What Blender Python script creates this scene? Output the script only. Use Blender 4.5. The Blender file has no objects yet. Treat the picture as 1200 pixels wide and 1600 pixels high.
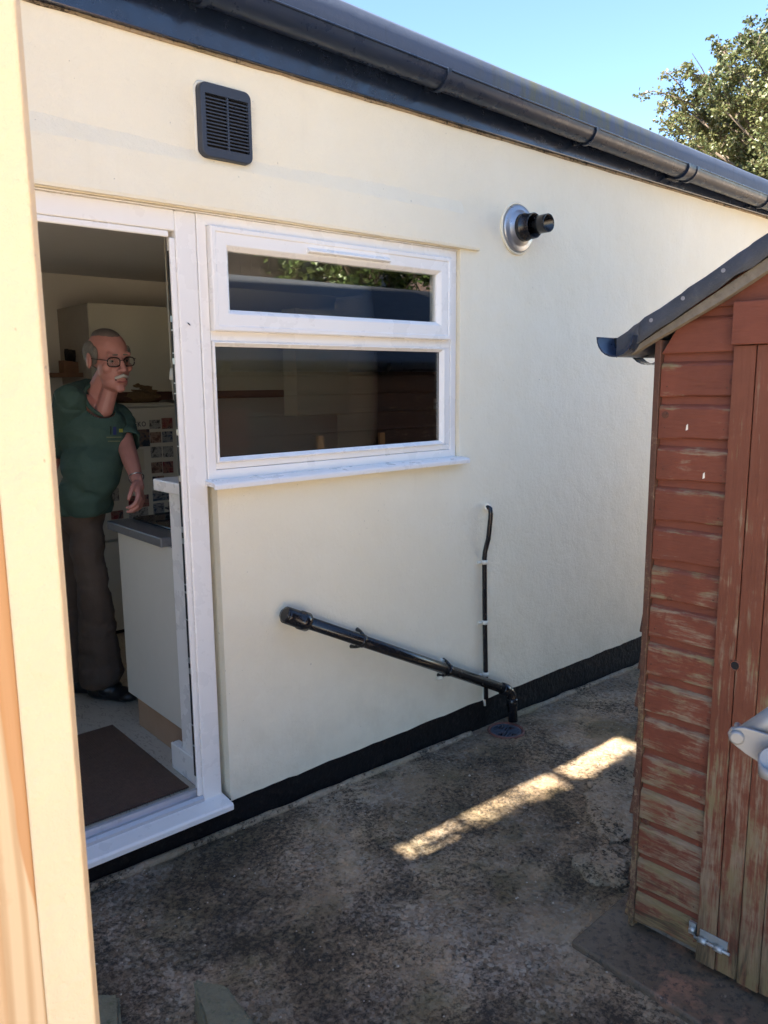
import bpy, bmesh, math, random
from mathutils import Vector, Matrix, noise, Euler
C = bpy.context.scene
COL = C.collection
rnd = random.Random(7)
R_ = math.radians

# ------------------------------------------------------------------ camera
FPX = 1218.294
ROT = Matrix(((0.7548593, 0.11450113, -0.64581494),
              (-0.65582796, 0.11858305, -0.74553856),
              (-0.0087823, 0.98632021, 0.16460656)))
CAM = Vector((0, -2.44, 1.735))
cd = bpy.data.cameras.new('camera'); cam = bpy.data.objects.new('camera', cd); COL.objects.link(cam)
cam.matrix_world = Matrix.Translation(CAM) @ ROT.to_4x4()
cd.sensor_fit = 'VERTICAL'; cd.sensor_height = 36; cd.sensor_width = 27; cd.lens = FPX/1600*36
cd.clip_start = .05; cd.clip_end = 500
C.camera = cam
cd.dof.use_dof = True; cd.dof.focus_distance = 3.2; cd.dof.aperture_fstop = 18.0
# ------------------------------------------------------------------ sky and sun
SUN = Vector((-1, .1155, 1)).normalized()          # towards the sun
W = bpy.data.worlds.new('World'); C.world = W; W.use_nodes = True
wn = W.node_tree; bg = wn.nodes['Background']; sk = wn.nodes.new('ShaderNodeTexSky')
sk.sky_type = 'NISHITA'; sk.sun_disc = False; sk.sun_elevation = math.asin(SUN.z)
sk.sun_rotation = math.atan2(SUN.x, SUN.y); sk.altitude = 1400; sk.air_density = 1.0; sk.dust_density = .2; sk.ozone_density = 3.5
wn.links.new(sk.outputs[0], bg.inputs[0]); bg.inputs[1].default_value = .05
sl = bpy.data.lights.new('sun', 'SUN'); sun = bpy.data.objects.new('sun', sl); COL.objects.link(sun)
sl.energy = 3.3; sl.angle = R_(.53); sl.color = (1, .91, .78)
sun.rotation_euler = SUN.to_track_quat('Z', 'Y').to_euler()
vs = C.view_settings; vs.view_transform = 'Standard'; vs.look = 'None'; vs.gamma = 1; vs.use_curve_mapping = False
vs.exposure = 3.2
C.cycles.max_bounces = 8; C.cycles.diffuse_bounces = 5; C.cycles.transparent_max_bounces = 12
C.cycles.use_denoising = True

def at(px, py, ax, val):
    """point where the sight line of the photo's pixel meets the world plane axis=val (survey helper)"""
    d = ROT @ Vector((px-600, -(py-800), -FPX)); t = (val-CAM[ax])/d[ax]
    return CAM + t*d
def TP(px, py, D):
    d = ROT @ Vector((px-600, -(py-800), -FPX)); return CAM+d*(D/math.hypot(d.x, d.y))
def gz(x): return .097 - .0229*max(-3, min(9, x))

# ------------------------------------------------------------------ node helpers
def newmat(name):
    m = bpy.data.materials.new(name); m.use_nodes = True
    nt = m.node_tree; return m, nt, nt.nodes['Principled BSDF']
class NT:
    def __init__(s, nt): s.nt = nt
    def n(s, t, ins=None, **p):
        n = s.nt.nodes.new('ShaderNode'+t)
        for k, v in p.items(): setattr(n, k, v)
        for k, v in (ins or {}).items():
            i = n.inputs[k]
            if hasattr(v, 'is_output') or hasattr(v, 'links'): s.nt.links.new(v, i)
            else: i.default_value = v
        return n
    def coord(s, kind='Object', scale=(1, 1, 1), offset=None):
        src = s.n('NewGeometry').outputs['Position'] if kind == 'World' else s.n('TexCoord').outputs[kind]
        mp = s.n('Mapping', {'Vector': src, 'Scale': scale})
        if offset is not None: s.nt.links.new(offset, mp.inputs['Location'])
        return mp.outputs[0]
    def noise(s, vec, scale, detail=4, rough=.6, dist=0):
        return s.n('TexNoise', {'Vector': vec, 'Scale': scale, 'Detail': detail, 'Roughness': rough, 'Distortion': dist}).outputs['Fac']
    def ramp(s, fac, stops, interp='LINEAR'):
        r = s.n('ValToRGB', {'Fac': fac}); cr = r.color_ramp; cr.interpolation = interp
        while len(cr.elements) < len(stops): cr.elements.new(.5)
        for e, (p, c) in zip(cr.elements, stops):
            e.position = p; e.color = (c, c, c, 1) if isinstance(c, (int, float)) else (*c, 1)
        return r.outputs[0]
    def mix(s, fac, a, b, bt='MIX'):
        m = s.n('Mix', data_type='RGBA', blend_type=bt)
        for i, v in ((0, fac), (6, a), (7, b)):
            if hasattr(v, 'links'): s.nt.links.new(v, m.inputs[i])
            elif i == 0: m.inputs[i].default_value = v
            else: m.inputs[i].default_value = (*v, 1)
        return m.outputs[2]
    def math(s, op, a, b=0, clamp=False):
        m = s.n('Math', operation=op, use_clamp=clamp)
        for i, v in ((0, a), (1, b)):
            if hasattr(v, 'links'): s.nt.links.new(v, m.inputs[i])
            else: m.inputs[i].default_value = v
        return m.outputs[0]
    def bump(s, h, strength=.3, dist=.01, prev=None):
        b = s.n('Bump', {'Height': h, 'Strength': strength, 'Distance': dist})
        if prev: s.nt.links.new(prev, b.inputs['Normal'])
        return b.outputs[0]
    def link(s, a, b): s.nt.links.new(a, b)
    def posz(s):
        g = s.n('NewGeometry'); x = s.n('SeparateXYZ', {0: g.outputs['Position']}); return x.outputs
def plain(name, c, rough=.5, metal=0, var=.12, nscale=8, bump=.08, bscale=120, bdist=.002, spec=.5, coat=0, dirt=None):
    """simple procedural surface: base colour wandering by noise, fine relief"""
    m, nt, p = newmat(name); N = NT(nt)
    v = N.coord('World')
    n = N.noise(v, nscale, 5)
    col = N.mix(n, tuple(x*(1-var) for x in c), tuple(min(1, x*(1+var)) for x in c))
    if dirt:
        d = N.ramp(N.noise(v, 35, 6, .7), [(.56, 0), (.7, 1)])
        col = N.mix(N.math('MULTIPLY', d, dirt[1]), col, dirt[0])
    N.link(col, p.inputs['Base Color'])
    N.link(N.ramp(N.noise(v, nscale*2.3, 4), [(.3, max(0, rough-.08)), (.7, min(1, rough+.1))]), p.inputs['Roughness'])
    p.inputs['Metallic'].default_value = metal; p.inputs['Specular IOR Level'].default_value = spec
    if coat: p.inputs['Coat Weight'].default_value = coat; p.inputs['Coat Roughness'].default_value = .12
    if bump: N.link(N.bump(N.noise(v, bscale, 3), bump, bdist), p.inputs['Normal'])
    return m

# ------------------------------------------------------------------ materials
def m_cream(name='cream_masonry_paint', k=(1, 1, 1)):
    m, nt, p = newmat(name); N = NT(nt); v = N.coord('World')
    big = N.noise(v, 1.3, 4); mid = N.noise(v, 7, 5)
    c = N.mix(N.ramp(big, [(.3, 0), (.7, 1)]), (.87, .785, .59), (.90, .83, .655))
    c = N.mix(N.ramp(mid, [(.4, 0), (.75, .35)]), c, (.83, .745, .56))
    z = N.posz()
    low = N.math('SUBTRACT', 1, N.math('MULTIPLY', N.math('SUBTRACT', z[2], .17), 1.6, True), True)
    st = N.math('MULTIPLY', low, N.ramp(N.noise(v, 5, 6, .7), [(.45, 0), (.75, .4)]))
    c = N.mix(st, c, (.58, .51, .36))
    dr = N.math('MULTIPLY', N.ramp(N.noise(N.coord('World', (1, 1, .08)), 22, 5, .6), [(.58, 0), (.78, .16)]), N.ramp(big, [(.4, 0), (.6, 1)]))
    c = N.mix(dr, c, (.66, .58, .42))
    sp = N.ramp(N.noise(v, 55, 2), [(.73, 0), (.76, .5)])
    c = N.mix(sp, c, (.35, .32, .25))
    c = N.mix(1.0, c, k, 'MULTIPLY')
    N.link(c, p.inputs['Base Color']); p.inputs['Roughness'].default_value = .62
    b = N.bump(N.noise(v, 60, 6, .7), .5, .007)
    b = N.bump(N.noise(v, 9, 4), .35, .02, b)
    b = N.bump(N.ramp(N.noise(v, 160, 2), [(.3, 0), (.42, 1)]), .12, .002, b)
    N.link(b, p.inputs['Normal']); return m
def m_ground(name='old_weathered_concrete', pale=0):
    m, nt, p = newmat(name); N = NT(nt); v = N.coord('World')
    big = N.noise(v, 1.5, 5, .6, .4); mid = N.noise(v, 6, 6, .65, .3)
    c = N.mix(N.ramp(big, [(.35, 0), (.65, 1)]), (.58, .40, .235), (.48, .37, .24))
    c = N.mix(N.ramp(mid, [(.35, .0), (.7, .8)]), c, (.64, .46, .27))
    mg = N.ramp(N.noise(v, 2.7, 4, .6, .5), [(.5, 0), (.66, .7)])
    c = N.mix(mg, c, (.19, .175, .07))                                 # algae
    # exposed aggregate
    vo = N.n('TexVoronoi', {'Vector': v, 'Scale': 75.0, 'Randomness': 1.0})
    agc = N.ramp(vo.outputs['Color'], [(0, (.10, .08, .07)), (.4, (.26, .2, .16)), (.7, (.36, .33, .29)), (1, (.5, .45, .38))])
    c = N.mix(N.ramp(N.noise(v, 3.5, 5), [(.42, .15), (.6, .6)]), c, agc)
    # black lichen blotches, dense in patches
    f1 = N.noise(v, 62, 9, .82, .25); patch = N.noise(v, 2.4, 7, .7, .3)
    lich = N.ramp(N.math('ADD', f1, N.math('MULTIPLY', patch, .75)), [(.86+pale*.06, 0), (1.0+pale*.04, .9)])
    f2 = N.noise(v, 34, 7, .78, .2)
    lich2 = N.ramp(N.math('ADD', f2, N.math('MULTIPLY', patch, .55)), [(.875+pale*.05, 0), (1.02, .85)])
    L = N.math('MAXIMUM', lich, lich2)
    drk = N.ramp(N.noise(v, 1.3, 6, .7, .4), [(.45, .0), (.58, .52 if not pale else .1)])
    c = N.mix(drk, c, (.15, .105, .062))
    if pale: c = N.mix(.3, c, (.46, .38, .27))
    c = N.mix(L, c, (.052, .044, .035))
    w = N.ramp(N.noise(v, 95, 3, .7), [(.70, 0), (.74, .5)])
    c = N.mix(w, c, (.6, .56, .47))
    N.link(c, p.inputs['Base Color'])
    N.link(N.ramp(f1, [(.35, .95), (.65, .7)]), p.inputs['Roughness'])
    p.inputs['Specular IOR Level'].default_value = .12
    b = N.bump(N.math('SUBTRACT', N.math('MULTIPLY', vo.outputs['Distance'], -.6), N.math('MULTIPLY', L, .5)), .8, .008)
    b = N.bump(N.noise(v, 28, 8, .75), .9, .018, b)
    N.link(b, p.inputs['Normal']); return m
def m_patch():
    m, nt, p = newmat('grey_skim_concrete'); N = NT(nt); v = N.coord('World')
    c = N.mix(N.noise(v, 9, 7, .7), (.20, .15, .09), (.46, .36, .23))
    c = N.mix(N.ramp(N.noise(v, 30, 6, .7, .5), [(.54, 0), (.64, .85)]), c, (.05, .047, .042))
    c = N.mix(N.ramp(N.noise(v, 4, 5), [(.5, 0), (.7, .5)]), c, (.13, .13, .08))
    N.link(c, p.inputs['Base Color']); p.inputs['Roughness'].default_value = .9
    N.link(N.bump(N.noise(v, 60, 8, .75), .8, .006), p.inputs['Normal']); return m
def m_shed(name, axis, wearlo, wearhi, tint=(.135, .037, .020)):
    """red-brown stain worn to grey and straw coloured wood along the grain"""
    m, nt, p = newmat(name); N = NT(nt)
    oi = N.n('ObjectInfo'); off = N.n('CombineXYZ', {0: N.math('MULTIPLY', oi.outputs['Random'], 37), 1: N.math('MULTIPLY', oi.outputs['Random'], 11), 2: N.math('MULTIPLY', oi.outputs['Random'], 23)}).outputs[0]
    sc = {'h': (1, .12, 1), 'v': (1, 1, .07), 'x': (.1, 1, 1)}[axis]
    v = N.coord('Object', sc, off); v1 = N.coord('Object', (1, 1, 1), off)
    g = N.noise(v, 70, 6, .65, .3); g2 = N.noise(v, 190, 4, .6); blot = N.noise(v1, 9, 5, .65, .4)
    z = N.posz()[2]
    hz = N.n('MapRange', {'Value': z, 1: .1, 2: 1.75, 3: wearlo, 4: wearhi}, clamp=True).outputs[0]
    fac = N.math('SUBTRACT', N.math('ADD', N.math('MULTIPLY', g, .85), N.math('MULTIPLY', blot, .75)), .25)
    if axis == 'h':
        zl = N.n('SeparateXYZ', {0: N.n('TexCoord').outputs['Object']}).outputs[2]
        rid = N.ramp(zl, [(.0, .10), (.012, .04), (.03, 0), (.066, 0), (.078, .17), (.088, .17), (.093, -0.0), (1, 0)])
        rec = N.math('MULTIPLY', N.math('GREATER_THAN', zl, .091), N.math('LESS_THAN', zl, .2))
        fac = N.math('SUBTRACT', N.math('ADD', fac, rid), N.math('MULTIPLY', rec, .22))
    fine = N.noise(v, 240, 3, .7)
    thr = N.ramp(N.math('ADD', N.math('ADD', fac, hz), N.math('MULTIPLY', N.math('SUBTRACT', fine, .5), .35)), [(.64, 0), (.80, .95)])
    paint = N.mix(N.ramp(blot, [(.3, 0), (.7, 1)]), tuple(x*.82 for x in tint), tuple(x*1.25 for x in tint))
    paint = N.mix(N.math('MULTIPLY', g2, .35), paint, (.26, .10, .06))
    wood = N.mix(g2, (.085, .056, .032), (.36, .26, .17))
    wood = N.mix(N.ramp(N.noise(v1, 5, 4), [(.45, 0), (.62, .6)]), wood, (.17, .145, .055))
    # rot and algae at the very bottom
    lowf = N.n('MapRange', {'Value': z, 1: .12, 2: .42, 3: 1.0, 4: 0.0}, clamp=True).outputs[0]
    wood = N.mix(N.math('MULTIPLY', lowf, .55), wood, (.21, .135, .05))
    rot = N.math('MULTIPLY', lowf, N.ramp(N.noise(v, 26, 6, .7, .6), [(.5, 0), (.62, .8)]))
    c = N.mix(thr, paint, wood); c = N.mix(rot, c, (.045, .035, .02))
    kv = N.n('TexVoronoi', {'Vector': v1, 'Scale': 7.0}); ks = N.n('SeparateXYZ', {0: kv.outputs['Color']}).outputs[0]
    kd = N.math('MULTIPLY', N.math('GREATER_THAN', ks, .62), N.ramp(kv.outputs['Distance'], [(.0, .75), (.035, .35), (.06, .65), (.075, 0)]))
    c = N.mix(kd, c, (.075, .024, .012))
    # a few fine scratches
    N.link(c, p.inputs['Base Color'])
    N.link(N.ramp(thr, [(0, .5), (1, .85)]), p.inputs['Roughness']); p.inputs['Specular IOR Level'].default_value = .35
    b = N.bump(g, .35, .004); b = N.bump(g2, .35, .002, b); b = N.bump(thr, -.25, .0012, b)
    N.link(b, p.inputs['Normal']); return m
def m_pine():
    m, nt, p = newmat('raw_pine'); N = NT(nt); v = N.coord('Object', (1, 1, .06))
    w = N.n('TexWave', {'Vector': v, 'Scale': 22.0, 'Distortion': 7.0, 'Detail': 3.0, 'Detail Scale': .9}, wave_type='BANDS', bands_direction='X').outputs['Fac']
    g = N.noise(v, 120, 4)
    c = N.mix(N.ramp(w, [(.3, 0), (1, 1)]), (.66, .47, .27), (.46, .28, .13))
    c = N.mix(N.math('MULTIPLY', g, .5), c, (.68, .50, .30))
    c = N.mix(N.ramp(N.noise(N.coord('Object', (1, 1, .5)), 14, 5), [(.6, 0), (.75, .5)]), c, (.38, .2, .08))
    st = N.ramp(N.noise(N.coord('Object', (1, 1, .05)), 26, 3, .5, .5), [(.53, 0), (.57, .9)])
    c = N.mix(N.math('MULTIPLY', st, .35), c, (.52, .26, .10))
    gp_ = N.n('NewGeometry').outputs['Position']; rel = N.n('VectorMath', {0: gp_, 1: (.2435, -1.679, 0)}, operation='SUBTRACT').outputs[0]
    tt = N.n('VectorMath', {0: rel, 1: (-.8336, .5524, 0)}, operation='DOT_PRODUCT').outputs['Value']
    zz = N.n('SeparateXYZ', {0: gp_}).outputs[2]
    wz = N.ramp(N.n('MapRange', {'Value': zz, 1: 1.1, 2: 2.0}, clamp=True).outputs[0], [(0, 0), (.08, .06), (.22, .75), (.38, 1), (.60, .55), (.85, .1), (1, 0)], 'EASE')
    lim = N.math('ADD', N.math('ADD', .0498, N.math('MULTIPLY', wz, .020)), N.math('MULTIPLY', N.math('SUBTRACT', N.noise(N.coord('Object', (1, 1, .6)), 9, 3), .5), .006))
    hw = N.ramp(N.n('MapRange', {'Value': N.math('SUBTRACT', lim, tt), 1: 0.0, 2: .0025}, clamp=True).outputs[0], [(0, 0), (1, 1)])
    c = N.mix(N.math('MULTIPLY', hw, .8), c, (.50, .23, .075))
    N.link(c, p.inputs['Base Color']); p.inputs['Roughness'].default_value = .7
    N.link(N.bump(g, .3, .002), p.inputs['Normal']); return m
def m_glass(name='window_glass'):
    m, nt, p = newmat(name); nt.nodes.remove(p); N = NT(nt)
    out = nt.nodes['Material Output']
    t = N.n('BsdfTransparent', {0: (.92, .94, .92, 1)}); g = N.n('BsdfGlossy', {0: (1, 1, 1, 1), 'Roughness': .0})
    f = N.math('ADD', N.math('MULTIPLY', N.n('Fresnel', {'IOR': 1.5}).outputs[0], 3.0), .07, True)
    mx = N.n('MixShader', {0: f, 1: t.outputs[0], 2: g.outputs[0]})
    N.link(mx.outputs[0], out.inputs[0]); return m
def m_leaf(name, a, b, c3):
    m, nt, p = newmat(name); N = NT(nt); v = N.coord('World')
    g = N.n('NewGeometry')
    r = N.noise(v, 1.6, 3); r2 = N.noise(v, 40, 2)
    c = N.mix(N.ramp(r, [(.35, 0), (.65, 1)]), a, b); c = N.mix(N.ramp(r2, [(.45, 0), (.7, .8)]), c, c3)
    N.link(c, p.inputs['Base Color']); p.inputs['Roughness'].default_value = .42
    out = nt.nodes['Material Output']
    tr = N.n('BsdfTranslucent'); N.link(c, tr.inputs[0])
    mx = N.n('MixShader', {0: .25, 1: p.outputs[0], 2: tr.outputs[0]}); N.link(mx.outputs[0], out.inputs[0]); return m
def m_photo(name, cols):
    m, nt, p = newmat(name); N = NT(nt)
    oi = N.n('ObjectInfo'); off = N.n('CombineXYZ', {0: N.math('MULTIPLY', oi.outputs['Random'], 50), 1: 0.0, 2: N.math('MULTIPLY', oi.outputs['Random'], 91)}).outputs[0]
    v = N.coord('Generated', (1, 0, 1), off)
    st = [(i/(len(cols)-1)*.5+.25, c) for i, c in enumerate(cols)]
    N.link(N.ramp(N.noise(v, 1.7, 3, .6, .5), st, 'EASE'), p.inputs['Base Color']); p.inputs['Roughness'].default_value = .3; return m
def m_vinyl():
    m, nt, p = newmat('speckled_vinyl_floor'); N = NT(nt); v = N.coord('World', (1, .35, 1))
    c = N.mix(N.ramp(N.noise(v, 60, 4, .6, 1.5), [(.55, 0), (.63, .7)]), (.52, .47, .38), (.27, .22, .16))
    N.link(c, p.inputs['Base Color']); p.inputs['Roughness'].default_value = .45; return m
def m_kerb():
    m, nt, p = newmat('weathered_grey_felt'); N = NT(nt); v = N.coord('World')
    c = N.mix(N.noise(v, 3, 6, .65), (.045, .060, .095), (.085, .105, .15))
    s = N.coord('World', (1, 1, .25))
    x = N.posz()[0]
    band = N.math('MULTIPLY', N.n('MapRange', {'Value': x, 1: 2.5, 2: 3.0, 3: 0., 4: 1.}, clamp=True).outputs[0], N.n('MapRange', {'Value': x, 1: 4.3, 2: 3.5, 3: 0., 4: 1.}, clamp=True).outputs[0])
    c = N.mix(N.math('MULTIPLY', band, N.ramp(N.noise(s, 16, 6, .7), [(.42, 0), (.58, .8)])), c, (.10, .10, .045))
    c = N.mix(N.ramp(N.noise(s, 24, 6, .7), [(.58, 0), (.7, .6)]), c, (.045, .045, .05))
    N.link(c, p.inputs['Base Color']); p.inputs['Roughness'].default_value = .6
    N.link(N.bump(N.noise(v, 30, 6, .7), .3, .006), p.inputs['Normal']); return m
def m_slab():
    m, nt, p = newmat('damp_red_slab'); N = NT(nt); v = N.coord('World')
    c = N.mix(N.noise(v, 7, 6, .7), (.075, .055, .035), (.17, .12, .075))
    c = N.mix(N.ramp(N.noise(v, 5.5, 5, .65, .5), [(.52, 0), (.64, .75)]), c, (.34, .17, .10))
    c = N.mix(N.ramp(N.noise(v, 50, 5, .7), [(.5, 0), (.64, .8)]), c, (.03, .028, .024))
    c = N.mix(N.ramp(N.noise(v, 70, 3, .7), [(.66, 0), (.74, .4)]), c, (.42, .33, .26))
    N.link(c, p.inputs['Base Color']); N.link(N.ramp(N.noise(v, 6, 4), [(.4, .5), (.6, .85)]), p.inputs['Roughness'])
    N.link(N.bump(N.noise(v, 45, 7, .7), .6, .006), p.inputs['Normal']); return m
def m_brick():
    m, nt, p = newmat('shade_wing_brick'); N = NT(nt); g = N.n('NewGeometry'); s = N.n('SeparateXYZ', {0: g.outputs['Position']})
    v = N.n('CombineXYZ', {0: N.math('ADD', s.outputs[0], s.outputs[1]), 1: s.outputs[2], 2: 0.0}).outputs[0]
    b = N.n('TexBrick', {'Vector': v, 'Color1': (.30, .13, .08, 1), 'Color2': (.38, .19, .12, 1), 'Mortar': (.4, .37, .32, 1), 'Scale': 1.0, 'Mortar Size': .006, 'Brick Width': .225, 'Row Height': .075})
    N.link(b.outputs[0], p.inputs['Base Color']); p.inputs['Roughness'].default_value = .85
    N.link(N.bump(b.outputs['Fac'], -.4, .006), p.inputs['Normal']); return m
M = dict(
    cream=m_cream(), cream2=m_cream('warm_cream_paint', (.82, .73, .60)), ground=m_ground(), patch=m_ground('pale_skim_concrete', 1), pine=m_pine(), glass=m_glass(), vinyl=m_vinyl(), kerb=m_kerb(), slab=m_slab(), brick=m_brick(),
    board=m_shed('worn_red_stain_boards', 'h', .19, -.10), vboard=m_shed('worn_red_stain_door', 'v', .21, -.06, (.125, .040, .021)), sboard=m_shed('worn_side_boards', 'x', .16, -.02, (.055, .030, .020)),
    plinth=plain('black_bitumen_paint', (.006, .006, .007), .6, spec=.25, var=.3, bump=.6, bscale=35, bdist=.012, dirt=((.06, .055, .045), .25)),
    upvc=plain('white_upvc', (.88, .85, .80), .28, var=.02, nscale=3, bump=.0, dirt=((.66, .61, .52), .025)),
    upvc_grey=plain('sill_upvc', (.84, .82, .78), .3, var=.01, bump=.0, dirt=((.6, .57, .5), .05)),
    alu=plain('aluminium_threshold', (.50, .51, .53), .4, .3, var=.05, dirt=((.2, .19, .17), .3)),
    black=plain('black_pvc', (.012, .012, .014), .2, var=.2, bump=.05, dirt=((.08, .08, .075), .25)),
    navy=plain('dark_gloss_fascia', (.010, .018, .040), .2, var=.3, bump=.12, bscale=14, bdist=.004, dirt=((.05, .06, .08), .3), spec=.9),
    gutter=plain('black_gutter_plastic', (.016, .026, .050), .3, var=.15, bump=.0, dirt=((.10, .11, .12), .15), spec=.45),
    ventm=plain('grille_plastic', (.035, .042, .058), .38, var=.2, bump=.05), dark=plain('deep_black', (.006, .006, .007), .6),
    zinc=plain('zinc_flange', (.42, .43, .45), .32, .7, var=.1, dirt=((.2, .2, .2), .3)), steel=plain('galvanised_steel', (.20, .21, .215), .4, .2, var=.08, dirt=((.25, .25, .24), .25)),
    clay=plain('clay_ring', (.17, .070, .050), .7, var=.3, bump=.4, bscale=60), whiteclip=plain('white_overpaint', (.78, .74, .62), .5),
    felt=plain('roofing_felt', (.055, .060, .070), .85, var=.35, nscale=14, bump=.8, bscale=300, bdist=.003, dirt=((.13, .13, .11), .35)),
    greywood=plain('weathered_grey_wood', (.17, .145, .11), .85, var=.45, nscale=40, bump=.6, bscale=90, bdist=.004, dirt=((.04, .035, .03), .6)),
    rust=plain('rusty_bolt', (.12, .05, .03), .7, .3, var=.4), nail=plain('nail_head', (.26, .26, .27), .5, .4),
    hinge=plain('dull_zinc_hinge', (.42, .43, .41), .45, .6, var=.25, dirt=((.12, .13, .06), .6)),
    inwall=plain('interior_wall_paint', (.74, .69, .60), .8, var=.04), ceil=plain('ceiling_paint', (.74, .72, .69), .85, var=.04),
    unit=plain('kitchen_laminate', (.68, .64, .55), .4, var=.02, bump=.03), unitside=plain('cupboard_cream', (.58, .54, .43), .5, var=.03, bump=.03),
    kick=plain('wood_effect_kickboard', (.42, .27, .17), .5, var=.12, nscale=5), worktop=plain('grey_worktop', (.13, .13, .135), .35, var=.3, nscale=80),
    hob=plain('hob_glass', (.02, .02, .022), .08, var=.5, nscale=30), fridge=plain('fridge_white', (.66, .63, .54), .35, var=.03, bump=.05, bscale=300),
    pelmet=plain('brown_pelmet', (.10, .035, .02), .45), mat=plain('brown_doormat', (.13, .075, .05), .95, var=.35, nscale=60, bump=.9, bscale=400, bdist=.004),
    skin=plain('skin', (.44, .195, .155), .5, var=.14, nscale=22, bump=.15, bscale=90), shirt=plain('green_cotton', (.042, .082, .064), .85, var=.18, nscale=6, bump=.5, bscale=22, bdist=.012),
    trous=plain('brown_trousers', (.080, .058, .044), .9, var=.22, nscale=5, bump=.5, bscale=18, bdist=.012), shoe=plain('black_leather', (.010, .010, .011), .35),
    hair=plain('grey_hair', (.16, .14, .115), .7, var=.45, nscale=60, bump=.8, bscale=220, bdist=.004), tash=plain('white_moustache', (.40, .37, .32), .8, bump=.6, bscale=250),
    frame=plain('dark_spectacle_frame', (.02, .008, .008), .3), lip=plain('lip', (.30, .10, .09), .5), eyew=plain('eye_white', (.30, .25, .22), .3), iris=plain('iris', (.04, .045, .05), .2),
    silver=plain('silver_bracelet', (.6, .6, .6), .25, .9), yellow=plain('yellow_print', (.35, .36, .06), .8), navyp=plain('navy_print', (.02, .03, .12), .8), palep=plain('pale_print', (.16, .19, .10), .8), darkp=plain('dark_print', (.01, .02, .01), .8),
    wood=plain('knife_block_wood', (.20, .10, .05), .6), wicker=plain('brown_wicker', (.20, .12, .055), .85, var=.5, nscale=60, bump=.9, bscale=130, bdist=.008),
    letter=plain('badge_grey', (.12, .12, .12), .4), cord=plain('cord_white', (.62, .60, .52), .6), moss=plain('mossy_block', (.17, .155, .095), .95, var=.4, nscale=25, bump=.8, bscale=70, bdist=.01, dirt=((.05, .065, .02), .8)),
    bark=plain('bark', (.13, .10, .075), .9, var=.4, nscale=12, bump=.9, bscale=50, bdist=.02), clad=plain('dark_timber_cladding', (.060, .045, .034), .7, var=.3, nscale=4), slate=plain('slate_roof', (.12, .12, .13), .8), pink=plain('pink_render', (.52, .38, .30), .85),
    pelmet2=plain('cupboard_side', (.34, .30, .25), .6), hair2=plain('thin_hair', (.13, .10, .085), .6, var=.4, nscale=50, bump=.6, bscale=250), lipdark=plain('mouth', (.06, .02, .02), .5), lens=m_glass('spectacle_lens'),
    leaf=m_leaf('leaf_olive', (.055, .085, .030), (.10, .12, .040), (.15, .10, .05)), leaf2=m_leaf('leaf_green', (.05, .09, .02), (.10, .15, .04), (.13, .16, .06)),
)

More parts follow.
